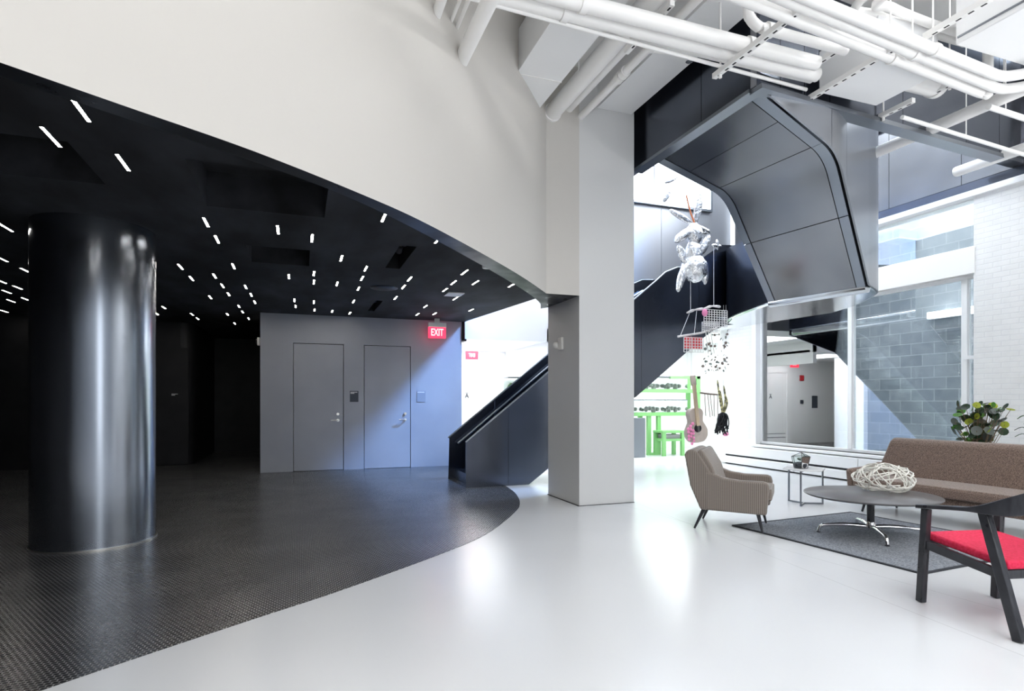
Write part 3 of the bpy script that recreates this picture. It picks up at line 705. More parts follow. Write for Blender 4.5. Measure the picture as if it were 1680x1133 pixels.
# ================================================================== CEILING SERVICES
def pipeX(pxs, z, r, name, lab, cat='pipe', grp=None, ext0=0, ext1=0, collars=()):
    a, b = PZ(*pxs[0], z), PZ(*pxs[1], z); dv = (b - a) / (b.x - a.x)
    if ext0: a = a + dv * (.95 - a.x)
    y = a.y
    t = thing(name, lab, cat, (a.x, y, z), 0, grp)
    MB().tube([a, b + dv * ext1], r, 16).build('tube', M['pipe_white'], t, smooth=True, world=True)
    for x in collars:
        c = MB(); q = a + dv * (x - a.x); c.tube([q - dv * .03, q + dv * .03], r * 1.22, 16); c.build('coupling', M['pipe_white'], t, smooth=True, world=True)
    return t
ZP = 4.62
t = pipeX(((1020, 22), (1340, 104)), ZP, .066, 'ceiling_pipe', 'thick white pipe crossing the ceiling, upper of the twin pair', ext0=1.2, collars=(3.9, 2.2))
t = pipeX(((1020, 43), (1340, 123)), ZP, .066, 'ceiling_pipe', 'thick white pipe crossing the ceiling, lower of the twin pair', ext0=1.2, collars=(2.1,))
pipeX(((1043, 71), (1323, 147)), ZP - .06, .018, 'thin_pipe', 'thin white conduit hanging just under the twin thick pipes', 'conduit', ext0=1)
a, b = PZ(1041, 55, ZP), PZ(1323, 138, ZP)
t = MB().bar((a.x, (a.y + b.y) / 2, ZP), (b.x, (a.y + b.y) / 2, ZP), .04, .04).build('rail', M['pipe_white'], bevel=.004); tag(t, 'white square rail between the twin pipes and the thin conduit', 'rail')
# pipe with an elbow coming down
a, b = PZ(1231, 41, 4.62), PZ(1375, 91, 4.62)
t = thing('elbow_pipe', 'white pipe dropping from the ceiling and turning at a flanged elbow', 'pipe', (a.x, a.y, 4.62))
MB().tube(spline([(a.x - .02, a.y, ZT), (a.x - .02, a.y, 4.80), (a.x + .0, a.y, 4.68), (a.x + .1, a.y, 4.62), (a.x + .2, a.y, 4.62), (b.x, a.y, 4.62)], 5), .045, 16).build('tube', M['pipe_white'], t, smooth=True, world=True)
for c0, c1 in (((a.x - .02, a.y, 4.78), (a.x - .02, a.y, 4.85)), ((a.x + .17, a.y, 4.62), (a.x + .24, a.y, 4.62))):
    c = MB(); c.tube([c0, c1], .062, 16); c.build('coupling', M['pipe_white'], t, smooth=True, world=True)
# three parallel pipes at upper right, bending at their end
for k, (p0, p1, lab) in enumerate((((1345, 5), (1631, 122), 'white pipe at upper right, first from the big duct of three side by side'), ((1340, 21), (1631, 143), 'white pipe at upper right, middle of three side by side'), ((1222, 0), (1610, 153), 'white pipe at upper right, lowest of three side by side'))):
    z = 4.5; a, b = PZ(*p0, z), PZ(*p1, z); dv = (b - a) / (b.x - a.x); y = b.y
    t = thing('ceiling_pipe', lab, 'pipe', (a.x, y, z), 0, 'three parallel pipes at upper right')
    tail = [(b.x + .05, y, z), (b.x + .18, y - .04, z), (b.x + .28, y - .16, z), (b.x + .33, y - .4, z + .02), (b.x + .33, y - 1.6, z + .02)] if k < 2 else [(b.x + .06, y, z), (b.x + .09, y, z + .02), (b.x + .1, y, z + .12), (b.x + .1, y, z + .7)]
    MB().tube(spline([a - dv * 1.4, a, b - dv * .3] + tail, 4), .048, 16).build('tube', M['pipe_white'], t, smooth=True, world=True)
    c = MB(); xm_ = PZ(1500, 85, z).x + (.12 if k == 0 else 0 if k == 1 else -.12); q = a + dv * (xm_ - a.x); c.tube([q, q + dv * .05], .06, 16); c.build('coupling', M['pipe_white'], t, smooth=True, world=True)
    MB().tube([q, q + Vector((0, 0, ZT - z))], .008, 6).build('hanger_rod', M['pipe_white'], t, world=True)
# slotted struts running towards the back
def strut(p0, p1, z, lab, hang=None, w_=.05):
    a, b = PZ(*p0, z), PZ(*p1, z); x = (a.x + b.x) / 2; ya, yb = min(a.y, b.y), max(a.y, b.y)
    t = thing('strut_channel', lab, 'strut', (x, yb, z), 0, 'slotted strut channels under the ceiling')
    m = MB(); m.box(x - w_ / 2, ya, z, x + w_ / 2, yb, z + w_)
    m.build('channel', M['pipe_white'], t, world=True, bevel=.003)
    n = int((yb - ya) / .1)
    for k in range(n): MB().box(x - .009, ya + .03 + k * .1, z - .0015, x + .009, ya + .075 + k * .1, z).build('slot_hole', M['grey_slot'], t, world=True)
    for yy in (hang or []):
        y = PZ(*yy, z).y
        MB().tube([(x, y, z - .03), (x, y, ZT)], .009, 6).build('hanger_rod', M['pipe_white'], t, world=True)
        MB().tube([(x, y, z - .035), (x, y, z)], .016, 6).build('nut', M['pipe_white'], t, world=True)
strut((1172, 130), (1310, 22), 4.48, 'slotted white strut channel crossing under the twin pipes', [(1182, 122)])
strut((1268, 203), (1470, 78), 4.48, 'long slotted white strut channel along the flat ceiling box', [(1273, 200)])
strut((1520, 66), (1622, 0), 4.62, 'slotted white strut channel beside the large duct at upper right')
strut((1345, 105), (1420, 55), 4.66, 'short slotted white strut channel above the end of the twin pipes')
strut((1268, 156), (1312, 129), 4.70, 'short white strut channel in front of the bright skylight', [(1272, 150)])
strut((1436, 198), (1500, 168), 4.50, 'slotted white strut channel beside the round duct', [(1440, 190)])
strut((1528, 157), (1580, 130), 4.60, 'short slotted white strut channel beyond the three parallel pipes', [(1552, 140)])
# flat box under the ceiling
zc = 4.53; a, b = PZ(1322, 165, zc), PZ(1535, 125, zc)
t = thing('duct_box', 'flat white box hung under the ceiling before the steel bulkhead', 'duct', (a.x, 3.95, zc))
MB().box(a.x, 4.0, zc, PZ(1405, 190, zc).x, 4.66, zc + .42).build('box', M['white_cool'], t, world=True, bevel=.006)
MB().box(a.x - .015, 4.02, zc + .012, a.x, 4.64, zc + .03).build('flange', M['white_cool'], t, world=True)
# round duct stub
a = PZ(1468, 160, 4.62); 
t = thing('round_duct', 'short round white duct beside the flat ceiling box', 'duct', (a.x, 4.5, 4.72))
xe = PZ(1405, 190, zc).x
MB().tube([(xe, 4.38, 4.72), (xe + .55, 4.38, 4.72)], .13, 28).build('tube', M['pipe_white'], t, smooth=True, world=True)
for x in (xe, xe + .49):
    c = MB(); c.tube([(x, 4.38, 4.72), (x + .06, 4.38, 4.72)], .14, 28); c.build('collar', M['pipe_white'], t, smooth=True, world=True)
# big duct at upper right
zc = 4.62; a = PZ(1568, 74, zc)
t = thing('large_duct', 'large white rectangular duct cut off by the upper right corner', 'duct', (a.x, a.y, zc))
MB().box(a.x, -1.0, zc, a.x + 1.5, a.y, zc + .75).build('casing', M['white_cool'], t, world=True, bevel=.006)
MB().box(a.x - .012, -1.0, zc + .05, a.x, a.y - .02, zc + .065).build('seam', M['steel_edge'], t, world=True)
# left duct over the curved wall
a, b = PZ(837, 143, 4.9), PZ(872, 198, 4.9)
t = thing('large_duct', 'large white rectangular duct entering the curved white wall', 'duct', (a.x, b.y, 4.9))
d = MB(); d.box(2.22, -1, 4.9, 2.75, 6.95, 5.35); d.build('casing', M['white_cool'], t, world=True, bevel=.005)
d = MB(); d.box(2.215, 6.0, 4.895, 2.755, 6.012, 5.355); d.build('seam', M['white'], t, world=True)
d = MB(); d.box(2.75, 4.2, 5.0, 2.78, 5.6, 5.05); d.build('flange', M['white_cool'], t, world=True)
def pipeY(p0, z, r, name, lab, cat, y0=-1.0, y1=None, m=None):
    a = PZ(*p0, z); y1 = y1 or a.y
    t = thing(name, lab, cat, (a.x, y1, z))
    MB().tube([(a.x, y0, z), (a.x, y1, z)], r, 20).build('tube', m or M['pipe_white'], t, smooth=True, world=True)
    return t, a.x, y1
t, x, y = pipeY((912, 178), 5.0, .10, 'round_duct', 'round white duct running beside the large duct to the pillar', 'duct', y1=6.87)
c = MB(); c.tube([(x, y - .03, 5.0), (x, y, 5.0)], .115, 24); c.build('collar', M['pipe_white'], t, smooth=True, world=True)
for yy in (5.1, 5.9): MB().tube([(x - .105, yy, 5.0), (x - .105, yy, ZT)], .008, 6).build('hanger_rod', M['pipe_white'], t, world=True)
pipeY((945, 165), 5.1, .055, 'ceiling_pipe', 'white pipe between round duct and boxed beam, nearest the round duct', 'pipe', y1=6.87)
t, x, y = pipeY((966, 178), 5.02, .045, 'ceiling_pipe', 'white pipe with clamp fittings close along the boxed beam', 'pipe', y1=6.87)
c = MB()
for yy in (5.2, 5.75, 5.85):
    c = MB(); c.tube([(x, yy, 5.02), (x, yy + .08, 5.02)], .062, 14); c.build('coupling', M['pipe_white'], t, smooth=True, world=True)
t = thing('sprinkler_pipe', 'thin white sprinkler branch with drop head on the boxed beam', 'sprinkler', (x, 5.9, 5.02))
p = PZ(1100, 118, 5.08); MB().tube(spline([(x, 5.35, 5.02), (x + .12, 5.35, 5.05), (p.x - .1, 5.35, 5.08), (p.x, 5.35, 5.08), (p.x + .02, 5.35, 5.2)], 4), .03, 12).build('tube', M['pipe_white'], t, smooth=True, world=True)
c = MB(); c.tube([(p.x, 5.35, 5.08), (p.x, 5.35, 5.02)], .02, 10); c.tube([(p.x, 5.35, 5.015), (p.x, 5.35, 5.01)], .04, 12); c.build('head', M['chrome'], t, smooth=True, world=True)
strut((1030, 90), (1100, 8), 4.86, 'perforated white strut channel between the pipes and the boxed beam')
pipeY((762, 88), 4.3, .062, 'ceiling_pipe', 'thick white pipe entering the curved wall at the top of the frame', 'pipe', y1=5.0)
for k, (q, lab) in enumerate((((738, 40), 'thin white conduit entering the curved wall, left of the bundle'), ((746, 52), 'thin white conduit entering the curved wall, middle of the bundle'), ((752, 40), 'thin white conduit entering the curved wall, nearest the thick pipe'))):
    pipeY(q, 4.5, .016, 'thin_pipe', lab, 'conduit', y1=5.0)
pipeY((717, 20), 4.42, .04, 'ceiling_pipe', 'white pipe stub at the very top of the curved wall', 'pipe', y1=4.75)
# curved pipes at the top edge
for k, (q, lab) in enumerate((((( 1412, 0), (1440, 25), (1502, 46)), 'bent white pipe at the top edge, left of two'), (((1450, -5), (1462, 12), (1530, 40)), 'bent white pipe at the top edge, right of two'))):
    z = 4.95; pts = [PZ(*v, z) for v in q]; y = pts[2].y
    t = MB().tube(spline([(pts[0].x, pts[0].y - 1.2, z), pts[0], pts[1], pts[2], pts[2] + Vector((.7, 0, 0))], 5), .04, 14).build('bent_pipe', M['pipe_white'], smooth=True); tag(t, lab, 'pipe')
# linear tube lights
for (p0, lab) in (((1428, 254), 'long white tube pendant, left of the two pointing at the steel panels'), ((1572, 286), 'long white tube pendant, right of the two, near the brick wall')):
    z = 4.55 if p0[0] < 1500 else 4.5
    a = PZ(*p0, z); t = thing('tube_pendant', lab, 'pipe', a, 0, 'white tubes below the bulkhead')
    a2 = a if p0[0] < 1500 else a + Vector((-.12, -.06, 0))
    MB().tube([(a2.x, a2.y, z), (a2.x, .5, z)], .068, 18).build('tube', M['pipe_white'], t, smooth=True, world=True)
    e = MB(); e.tube([(a2.x, a2.y, z), (a2.x, a2.y + .02, z)], .062, 18); e.build('end_cap', M['plastic_white'], t, smooth=True, world=True)
    for yy in (4.1, 2.5): MB().tube([(a2.x, yy, z), (a2.x, yy, ZT)], .008, 6).build('hanger_rod', M['pipe_white'], t, world=True)
t = pipeX(((1480, 192), (1665, 249)), 4.36, .022, 'thin_pipe', 'thin white conduit crossing before the dark bulkhead at right', 'conduit', ext1=.6)
q = PZ(1585, 224, 4.36); MB().tube([q, q + Vector((0, 0, ZT - 4.36))], .007, 6).build('hanger_rod', M['pipe_white'], t, world=True)
t = pipeX(((1622, 175), (1680, 194)), 4.42, .03, 'thin_pipe', 'white pipe behind the tube pendant at right', 'conduit', ext1=.6)

q = PZ(1650, 184, 4.42); MB().tube([q, q + Vector((0, 0, ZT - 4.42))], .007, 6).build('hanger_rod', M['pipe_white'], t, world=True)
# ================================================================== HEATER
t = thing('baseboard_heater', 'long low white baseboard heater under the window', 'heater', (8.75, 7.5, 0))
d = MB()
for y0, y1 in ((3.0, 6.85), (6.87, 8.6), (8.62, 10.75)): d.box(8.70, y0, .03, 8.885, y1, .17)
d.build('lower_cover', M['white_cool'], t, world=True, bevel=.008)
d = MB()
for y0, y1 in ((3.0, 7.3), (7.32, 10.6)): d.box(8.76, y0, .21, 8.885, y1, .40)
d.build('upper_cover', M['white_cool'], t, world=True, bevel=.008)
d = MB(); d.box(8.80, 3.0, .0, 8.88, 10.6, .38); d.build('core', M['grey_slot'], t, world=True)

# ================================================================== FURNITURE
def softbox(name, x0, y0, z0, x1, y1, z1, m, parent, bev=.03, seg=4, puff=0):
    b = MB(); b.box(x0, y0, z0, x1, y1, z1)
    if puff:
        bmesh.ops.subdivide_edges(b.bm, edges=b.bm.edges[:], cuts=5, use_grid_fill=True)
        for v in b.bm.verts:
            u, w_ = (v.co.x - x0) / (x1 - x0), (v.co.y - y0) / (y1 - y0)
            k = 16 * u * (1 - u) * w_ * (1 - w_)
            v.co.z += puff * k * (1 if v.co.z > (z0 + z1) / 2 else 0)
    return b.build(name, m, parent, bevel=bev, seg=seg, angle=50)
def leg(p0, p1, r0, r1, m, parent, name='leg'):
    return MB().tube([p0, p1], [r0, r1], 14).build(name, m, parent, smooth=True)

# --- armchair: x forward, y left
ac = thing('armchair', 'grey brown striped tweed armchair with low arms on black legs', 'armchair', (4.42, 5.20, 0), math.atan2(-.72, .69))
body = MB()
armp = [(-.24, .215), (.35, .205), (.375, .47), (.362, .525), (.32, .54), (.10, .54), (-.06, .56), (-.16, .60), (-.24, .62)]
for y0, y1 in ((.27, .365), (-.365, -.27)): body.xprism(armp, 'y', y0, y1)
body.xprism([(-.29, .215), (-.20, .215), (-.145, .52), (-.215, .66), (-.315, .815), (-.36, .842), (-.42, .835), (-.455, .79), (-.395, .46)], 'y', -.36, .36)
body.box(-.26, -.275, .205, .33, .275, .34)
body.build('frame_upholstery', M['tweed'], ac, bevel=.02, seg=3)
softbox('seat_cushion', -.18, -.266, .335, .395, .266, .46, M['tweed'], ac, .035, 4, .025)
bk = MB(); bk.xprism([(-.16, .45), (-.10, .47), (-.165, .66), (-.265, .83), (-.30, .845), (-.33, .81), (-.22, .62)], 'y', -.345, .345); bk.build('back_cushion', M['tweed'], ac, bevel=.025, seg=4)
for sx, sy in ((1, 1), (1, -1), (-1, 1), (-1, -1)):
    leg((sx * .26, sy * .27, .225), ((.31 if sx > 0 else -.36), sy * .29, .002 if sx < 0 else .012), .022, .011, M['dark_wood'], ac)

# --- rug
rc = Vector((5.42, 4.30)); ra = math.radians(4.2)
rg = thing('area_rug', 'charcoal rectangular rug with dark bound edge under the round table', 'rug', (rc.x, rc.y, 0), ra)
MB().box(-.90, -.965, .001, .93, .965, .009).build('pile', M['rug'], rg)
e = MB(); x0, x1, y0, y1 = -.93, .96, -.995, .995
e.box(x0, y0, .001, x0 + .03, y1, .011); e.box(x1 - .03, y0, .001, x1, y1, .011); e.box(x0 + .03, y0, .001, x1 - .03, y0 + .03, .011); e.box(x0 + .03, y1 - .03, .001, x1 - .03, y1, .011)
e.build('binding', M['rug_edge'], rg)

# --- coffee table
ct = thing('coffee_table', 'round dark topped coffee table on a four toed chrome base', 'table', (5.40, 4.36, .009))
MB().lathe([(.585, .388), (.605, .400), (.605, .408), (.60, .412)], seg=96).build('tabletop', M['table_black'], ct, smooth=True)
MB().lathe([(.035, .12), (.035, .36), (.2, .372), (.2, .388)], seg=32).build('column', M['dark_wood'], ct, smooth=True)
MB().lathe([(.04, .06), (.05, .075), (.045, .11), (.036, .135)], seg=32).build('hub', M['chrome'], ct, smooth=True)
for k in range(4):
    a = math.radians(55 + 90 * k); c, s_ = math.cos(a), math.sin(a)
    l = MB(); l.tube(spline([(c * .02, s_ * .02, .085), (c * .2, s_ * .2, .094), (c * .40, s_ * .40, .082), (c * .455, s_ * .455, .064), (c * .475, s_ * .475, .014)], 5), [.021] * 8 + [.017] * 13, 12)
    lg = l.build('leg', M['chrome'], ct, smooth=True)
    g = MB(); g.lathe([(.012, .0), (.02, .004), (.02, .010), (.008, .016)], (c * .475, s_ * .475, 0), 14); g.build('glide', M['dark_wood'], lg, smooth=True)
# --- wire nest sculpture
cc = Vector((5.67, 4.44, .421 + .135))
n = MB(); rnd = random.Random(5)
R3 = Vector((.27, .27, .15))
for k in range(30):
    ax = Vector((rnd.gauss(0, 1), rnd.gauss(0, 1), rnd.gauss(0, .9))).normalized(); u = ax.orthogonal().normalized(); v = ax.cross(u)
    off = rnd.uniform(-.55, .55); rr = math.sqrt(1 - off * off)
    a0 = rnd.uniform(0, 6.28); L = rnd.uniform(2.2, 5.2); pts = []
    for i in range(15):
        t = a0 + L * i / 14; p = (u * math.cos(t) + v * math.sin(t)) * rr + ax * off
        wob = 1 + .07 * math.sin(3 * t + k)
        q = Vector((p.x * R3.x, p.y * R3.y, p.z * R3.z)) * wob * rnd.uniform(.96, 1.03); q.z = max(q.z, -.128)
        pts.append(cc + q)
    n.tube(pts, .0065, 6)
t = n.build('wire_nest', M['wire_white'], smooth=True); tag(t, 'tangled white wire nest sculpture lying on the round coffee table', 'sculpture')

# --- sofa: local x forward, rotated to face -X
so = thing('sofa', 'long brown boucle sofa with sloping back and low arms before the window', 'sofa', (6.86, 4.52, 0), PI + math.radians(4))
HL = 1.02
b = MB(); b.box(-.30, -HL + .06, .20, .34, HL - .06, .32); b.build('base', M['boucle'], so, bevel=.03, seg=3)
bk = MB()
def backq(yt, yb, s):  # profile at one end
    return None
prof_ = [(-.12, .36, 0.0), (-.24, .86, .13), (-.30, .90, .15), (-.37, .88, .14), (-.36, .55, .03), (-.30, .22, 0)]
va = [bk.bm.verts.new((x, HL - cut, z)) for x, z, cut in prof_]; vb = [bk.bm.verts.new((x, -HL + cut, z)) for x, z, cut in prof_]
bk.bm.faces.new(va); bk.bm.faces.new(vb[::-1])
for i in range(len(va)): bk.bm.faces.new((va[i], va[(i + 1) % 6], vb[(i + 1) % 6], vb[i]))
bk.build('backrest', M['boucle'], so, bevel=.045, seg=4)
softbox('seat_cushion', -.22, -HL + .10, .315, .40, HL - .10, .43, M['boucle'], so, .04, 4, .02)
for sy in (1, -1):
    a = MB(); y0, y1 = (HL - .085, HL) if sy > 0 else (-HL, -HL + .085)
    a.xprism([(-.28, .22), (.36, .22), (.40, .50), (.36, .52), (-.05, .54), (-.20, .58), (-.28, .55)], 'y', y0, y1); a.build('arm', M['boucle'], so, bevel=.025, seg=3)
for sx, sy in ((1, 1), (1, -1), (-1, 1), (-1, -1)):
    leg((sx * .27, sy * (HL - .2), .21), ((.31 if sx > 0 else -.34), sy * (HL - .16), .002), .022, .012, M['dark_wood'], so)

# --- red seated wooden armchair: local x forward
rcx = thing('wood_armchair', 'black wooden armchair with red seat cushion at the right frame edge', 'armchair', (4.16, 2.43, 0), math.radians(78.5))
W_, FX, BX = .29, .33, -.35
for sy in (1, -1):
    MB().bar((FX, sy * W_, .003), (FX - .035, sy * (W_ - .01), .635), .042, .05, (1, 0, 0)).build('leg', M['dark_wood'], rcx, bevel=.005)
    MB().bar((BX, sy * (W_ + .01), .003), (-.12, sy * (W_ - .005), .695), .042, .06, (1, 0, 0)).build('leg', M['dark_wood'], rcx, bevel=.005)
r = MB(); r.bar((FX - .02, W_ - .01, .395), (-.22, W_ - .005, .345), .03, .055); r.bar((FX - .02, -W_ + .01, .395), (-.22, -W_ + .005, .345), .03, .055)
r.bar((FX - .02, W_ - .01, .395), (FX - .02, -W_ + .01, .395), .03, .055); r.bar((-.22, W_ - .005, .345), (-.22, -W_ + .005, .345), .03, .055)
r.build('seat_frame', M['dark_wood'], rcx, bevel=.004)
cs = MB(); q = [(FX - .0, .262), (FX - .0, -.262), (-.25, -.262), (-.25, .262)]; zz = (.425, .425, .375, .375)
cs.hexa([(x, y, z) for (x, y), z in zip(q, zz)], [(x, y, z + .05) for (x, y), z in zip(q, zz)]); cs.build('seat_cushion', M['red_cushion'], rcx, bevel=.014, seg=3)
path = spline([(FX + .0, .30, .645), (.1, .30, .675), (-.12, .30, .705), (-.30, .27, .755), (-.40, .14, .815), (-.425, 0, .83), (-.40, -.14, .815), (-.30, -.27, .755), (-.12, -.30, .705), (.1, -.30, .675), (FX, -.30, .645)], 6)
rail = MB(); V = []
for i, p in enumerate(path):
    q = path[min(i + 1, len(path) - 1)] - path[max(i - 1, 0)]; q.z = 0; q.normalize(); nn = Vector((-q.y, q.x, 0))
    k = min(1, max(0, (-.02 - p.x) / .35)); k = k * k * (3 - 2 * k)
    wd = .036 * (1 - k) + .011 * k; ht = .013 * (1 - k) + .065 * k
    tilt = Vector((0, 0, 1)); V.append([rail.bm.verts.new(p + nn * wd * sx_ + tilt * ht * sz_) for sx_, sz_ in ((1, 1), (-1, 1), (-1, -1), (1, -1))])
for A, B in zip(V, V[1:]):
    for k in range(4): rail.bm.faces.new((A[k], A[(k + 1) % 4], B[(k + 1) % 4], B[k]))
rail.bm.faces.new(V[0]); rail.bm.faces.new(V[-1][::-1]); rail.build('arm_and_back_rail', M['dark_wood'], rcx, bevel=.005, smooth=True)

# --- side table with terrarium
tb = thing('side_table', 'small marble topped side table on thin steel legs between armchair and sofa', 'table', (6.26, 6.02, 0), math.radians(-20))
tri = [(.27 * math.cos(a), .27 * math.sin(a)) for a in (math.radians(x) for x in (175, 235, 295, 355, 55, 115))]
MB().prism(tri, .452, .472).build('tabletop', M['marble'], tb, bevel=.004)
f = MB()
for a in (math.radians(235), math.radians(355), math.radians(115)):
    c, s_ = math.cos(a), math.sin(a)
    f.bar((c * .235, s_ * .235, .012), (c * .235, s_ * .235, .452), .02, .02, (c, s_, 0)); f.bar((0, 0, .012), (c * .245, s_ * .245, .012), .02, .02); f.bar((0, 0, .442), (c * .245, s_ * .245, .442), .02, .018)
f.build('frame', M['steel_edge'], tb, bevel=.002)
tr = thing('terrarium', 'geometric glass terrarium with dark edges on the marble side table', 'terrarium', (6.21, 6.03, .472), .3)
N = 5; lo = [Vector((.085 * math.cos(2 * PI * k / N), .085 * math.sin(2 * PI * k / N), .004)) for k in range(N)]
mi = [Vector((.118 * math.cos(2 * PI * k / N), .118 * math.sin(2 * PI * k / N), .155)) for k in range(N)]; tp = Vector((.02, 0, .205))
f = MB(); g = MB()
for k in range(N):
    j = (k + 1) % N
    for a, b in ((lo[k], lo[j]), (mi[k], mi[j]), (lo[k], mi[k]), (mi[k], tp)): f.tube([a, b], .0035, 6)
    g.poly([lo[k], lo[j], mi[j], mi[k]])
    if k != 2: g.poly([mi[k], mi[j], tp])
f.build('frame', M['dark_wood'], tr); g.build('glass', M['tank_glass'], tr)
s = MB(); s.lathe([(.07, .006), (.082, .03), (.085, .06), (.05, .078), (.01, .085)], seg=20); s.build('soil', M['soil'], tr, smooth=True)
s = MB()
for k in range(9):
    a = k * .7; s.ball((.03 * math.cos(a) + .02, .03 * math.sin(a), .10 + .005 * k), (.022, .008, .012), rot=Matrix.Rotation(a, 3, 'Z') @ Matrix.Rotation(-.5, 3, 'Y'), seg=8, ring=5)
s.build('plant', M['leaf_dark'], tr, smooth=True)

# --- potted plants behind the sofa
def disc(mb, c, r, nrm, elong=1.0, mi=0):
    nrm = nrm.normalized(); u = nrm.orthogonal().normalized(); v = nrm.cross(u); n = 10
    ctr = mb.bm.verts.new(c - nrm * r * .18); rim = [mb.bm.verts.new(c + u * r * elong * math.cos(2 * PI * k / n) + v * r * math.sin(2 * PI * k / n)) for k in range(n)]
    for k in range(n):
        f = mb.bm.faces.new((ctr, rim[k], rim[(k + 1) % n])); f.material_index = mi
pt = thing('potted_plant', 'round leaved potted plant with yellow green leaves behind the sofa', 'plant', (8.08, 5.0, 0))
rnd = random.Random(11)
MB().lathe([(.13, .0), (.17, .05), (.19, .34), (.175, .34), (.17, .30), (.02, .29)], seg=28).build('pot', M['pot'], pt, smooth=True)
stm = MB(); lv = MB()
for k in range(150):
    a = rnd.uniform(0, 6.28); h = rnd.uniform(.62, 1.33); rr = rnd.uniform(.02, .30) * (1.0 if h > .85 else .7)
    p = Vector((rr * math.cos(a), rr * math.sin(a), h))
    stm.tube([(p.x * .15, p.y * .15, .28), (p.x * .35, p.y * .35, h * .7), p], .0035, 4)
    nr = Vector((rnd.uniform(-1, .4), rnd.uniform(-1, .5), rnd.uniform(.0, 1.0)))
    mi_ = rnd.choices((0, 1, 2, 3), (.52, .2, .1, .18))[0]
    disc(lv, p, rnd.uniform(.036, .062), nr, 1.0, mi_)
stm.build('stems', M['stem'], pt); bmesh.ops.solidify(lv.bm, geom=lv.bm.faces[:], thickness=.001)
lv.build('foliage', [M['leaf_dark'], M['leaf_green'], M['leaf_yellow'], M['leaf_grey']], pt, smooth=True)
pt = thing('potted_plant', 'strap leaved green plant cut off by the right frame edge', 'plant', (8.2, 4.35, 0))
MB().lathe([(.12, .0), (.15, .05), (.17, .42), (.155, .42), (.15, .38), (.02, .37)], seg=28).build('pot', M['pot'], pt, smooth=True)
lv = MB()
for k in range(22):
    a = k * 2.4; rr = .16 + .12 * ((k * 7) % 5) / 5; h = .75 + .5 * ((k * 3) % 7) / 7
    ctrl = spline([(0, 0, .38), (rr * .3 * math.cos(a), rr * .3 * math.sin(a), h * .8), (rr * math.cos(a), rr * math.sin(a), h), (rr * 1.5 * math.cos(a), rr * 1.5 * math.sin(a), h - .03)], 4)
    sd = Vector((-math.sin(a), math.cos(a), 0)); n_ = len(ctrl); L = []
    for i, p in enumerate(ctrl):
        w_ = .03 * math.sin(PI * min(.98, .15 + .85 * i / (n_ - 1))) + .002; L.append((lv.bm.verts.new(p + sd * w_), lv.bm.verts.new(p + Vector((0, 0, -.008))), lv.bm.verts.new(p - sd * w_)))
    for A, B in zip(L, L[1:]):
        lv.bm.faces.new((A[0], A[1], B[1], B[0])); lv.bm.faces.new((A[1], A[2], B[2], B[1]))
lv.build('foliage', M['leaf_dark'], pt, smooth=True)

# ================================================================== GREEN SHELVING AND THE BACK ROOM
YS = 12.75
sx0, sx1 = 7.3, PY(1149, 640, YS).x
z0s, z1s, z2s = PY(1100, 676, YS).z, PY(1100, 638, YS).z, PY(1100, 616, YS).z
sh = thing('green_shelving', 'bright green frame shelving against the white back wall', 'shelf', (8.4, YS, 0))
f = MB()
for x in (sx0, PY(1063, 640, YS).x, sx1 - .1):
    for y in (YS, YS + .4):
        MB().box(x, y, .0 if x < sx1 - .2 else z0s - .1, x + .1, y + .08, z2s if x > 9 or x < 8 else z0s - .09).build('upright', M['green'], sh, world=True)
xx = PY(1079, 640, YS).x; f.box(xx, YS, 0.06, xx + .1, YS + .08, z0s - .09); f.build('upright', M['green'], sh, world=True)
f = MB(); f.box(PY(1063, 640, YS).x + .1, YS, .0, xx + .1, YS + .08, .06); f.build('stretcher', M['green'], sh, world=True)
for q in ((sx0, YS - .02, z0s - .09, sx1, YS + .5, z0s), (sx0, YS - .02, z1s - .09, sx1, YS + .5, z1s), (sx1 - .9, YS, z2s - .07, sx1, YS + .08, z2s)): MB().box(*q).build('shelf_board', M['green'], sh, world=True)
tanks = [(7.45, 8.05), (8.1, 8.7), (8.75, 9.4)]
for zi, (zz, nm) in enumerate(((z0s, 'lower'), (z1s, 'upper'))):
    for k, (xa, xb) in enumerate(tanks):
        if zi == 1 and k == 0: continue
        t = thing('glass_tank', 'glass tank on the %s green shelf, %s' % (nm, ('closest to the pillar', 'in the middle', 'closest to the hanging guitar')[k]), 'tank', ((xa + xb) / 2, YS + .2, zz), 0, 'glass tanks on the green shelving')
        g = MB(); g.box(xa, YS + .02, zz + .002, xb, YS + .4, zz + .30); g.build('glass', M['tank_glass'], t, world=True)
        r = MB(); r.box(xa - .005, YS + .01, zz + .30, xb + .005, YS + .41, zz + .325); r.build('lid', M['steel_edge'], t, world=True)
        i_ = MB()
        for q in range(5): i_.ball((xa + .08 + q * .11, YS + .2, zz + .06 + .02 * (q % 3)), (.05, .08, .05 + .03 * (q % 2)), .4, seg=8, ring=6)
        i_.build('planting', M['moss_pale'], t, world=True, smooth=True)
        l = MB(); l.box(xa + .05, YS + .12, zz + .345, xb - .05, YS + .3, zz + .375); l.build('lamp', M['lamp_white'], t, world=True)
p0 = PY(1085, 745, 12.45); p1 = PY(1121, 745, 12.45)
stl = thing('green_stool', 'small bright green stool standing before the green shelving', 'stool', ((p0.x + p1.x) / 2, 12.6, 0))
zt = PY(1100, 706, 12.45).z; hw = (p1.x - p0.x) / 2
for sx in (-1, 1):
    for sy in (-1, 1): MB().box(sx * (hw - .05) - .04, sy * .18 - .04, 0, sx * (hw - .05) + .04, sy * .18 + .04, zt - .05).build('leg', M['green'], stl)
MB().box(-hw, -.22, zt - .06, hw, .22, zt).build('seat', M['green'], stl, bevel=.006)
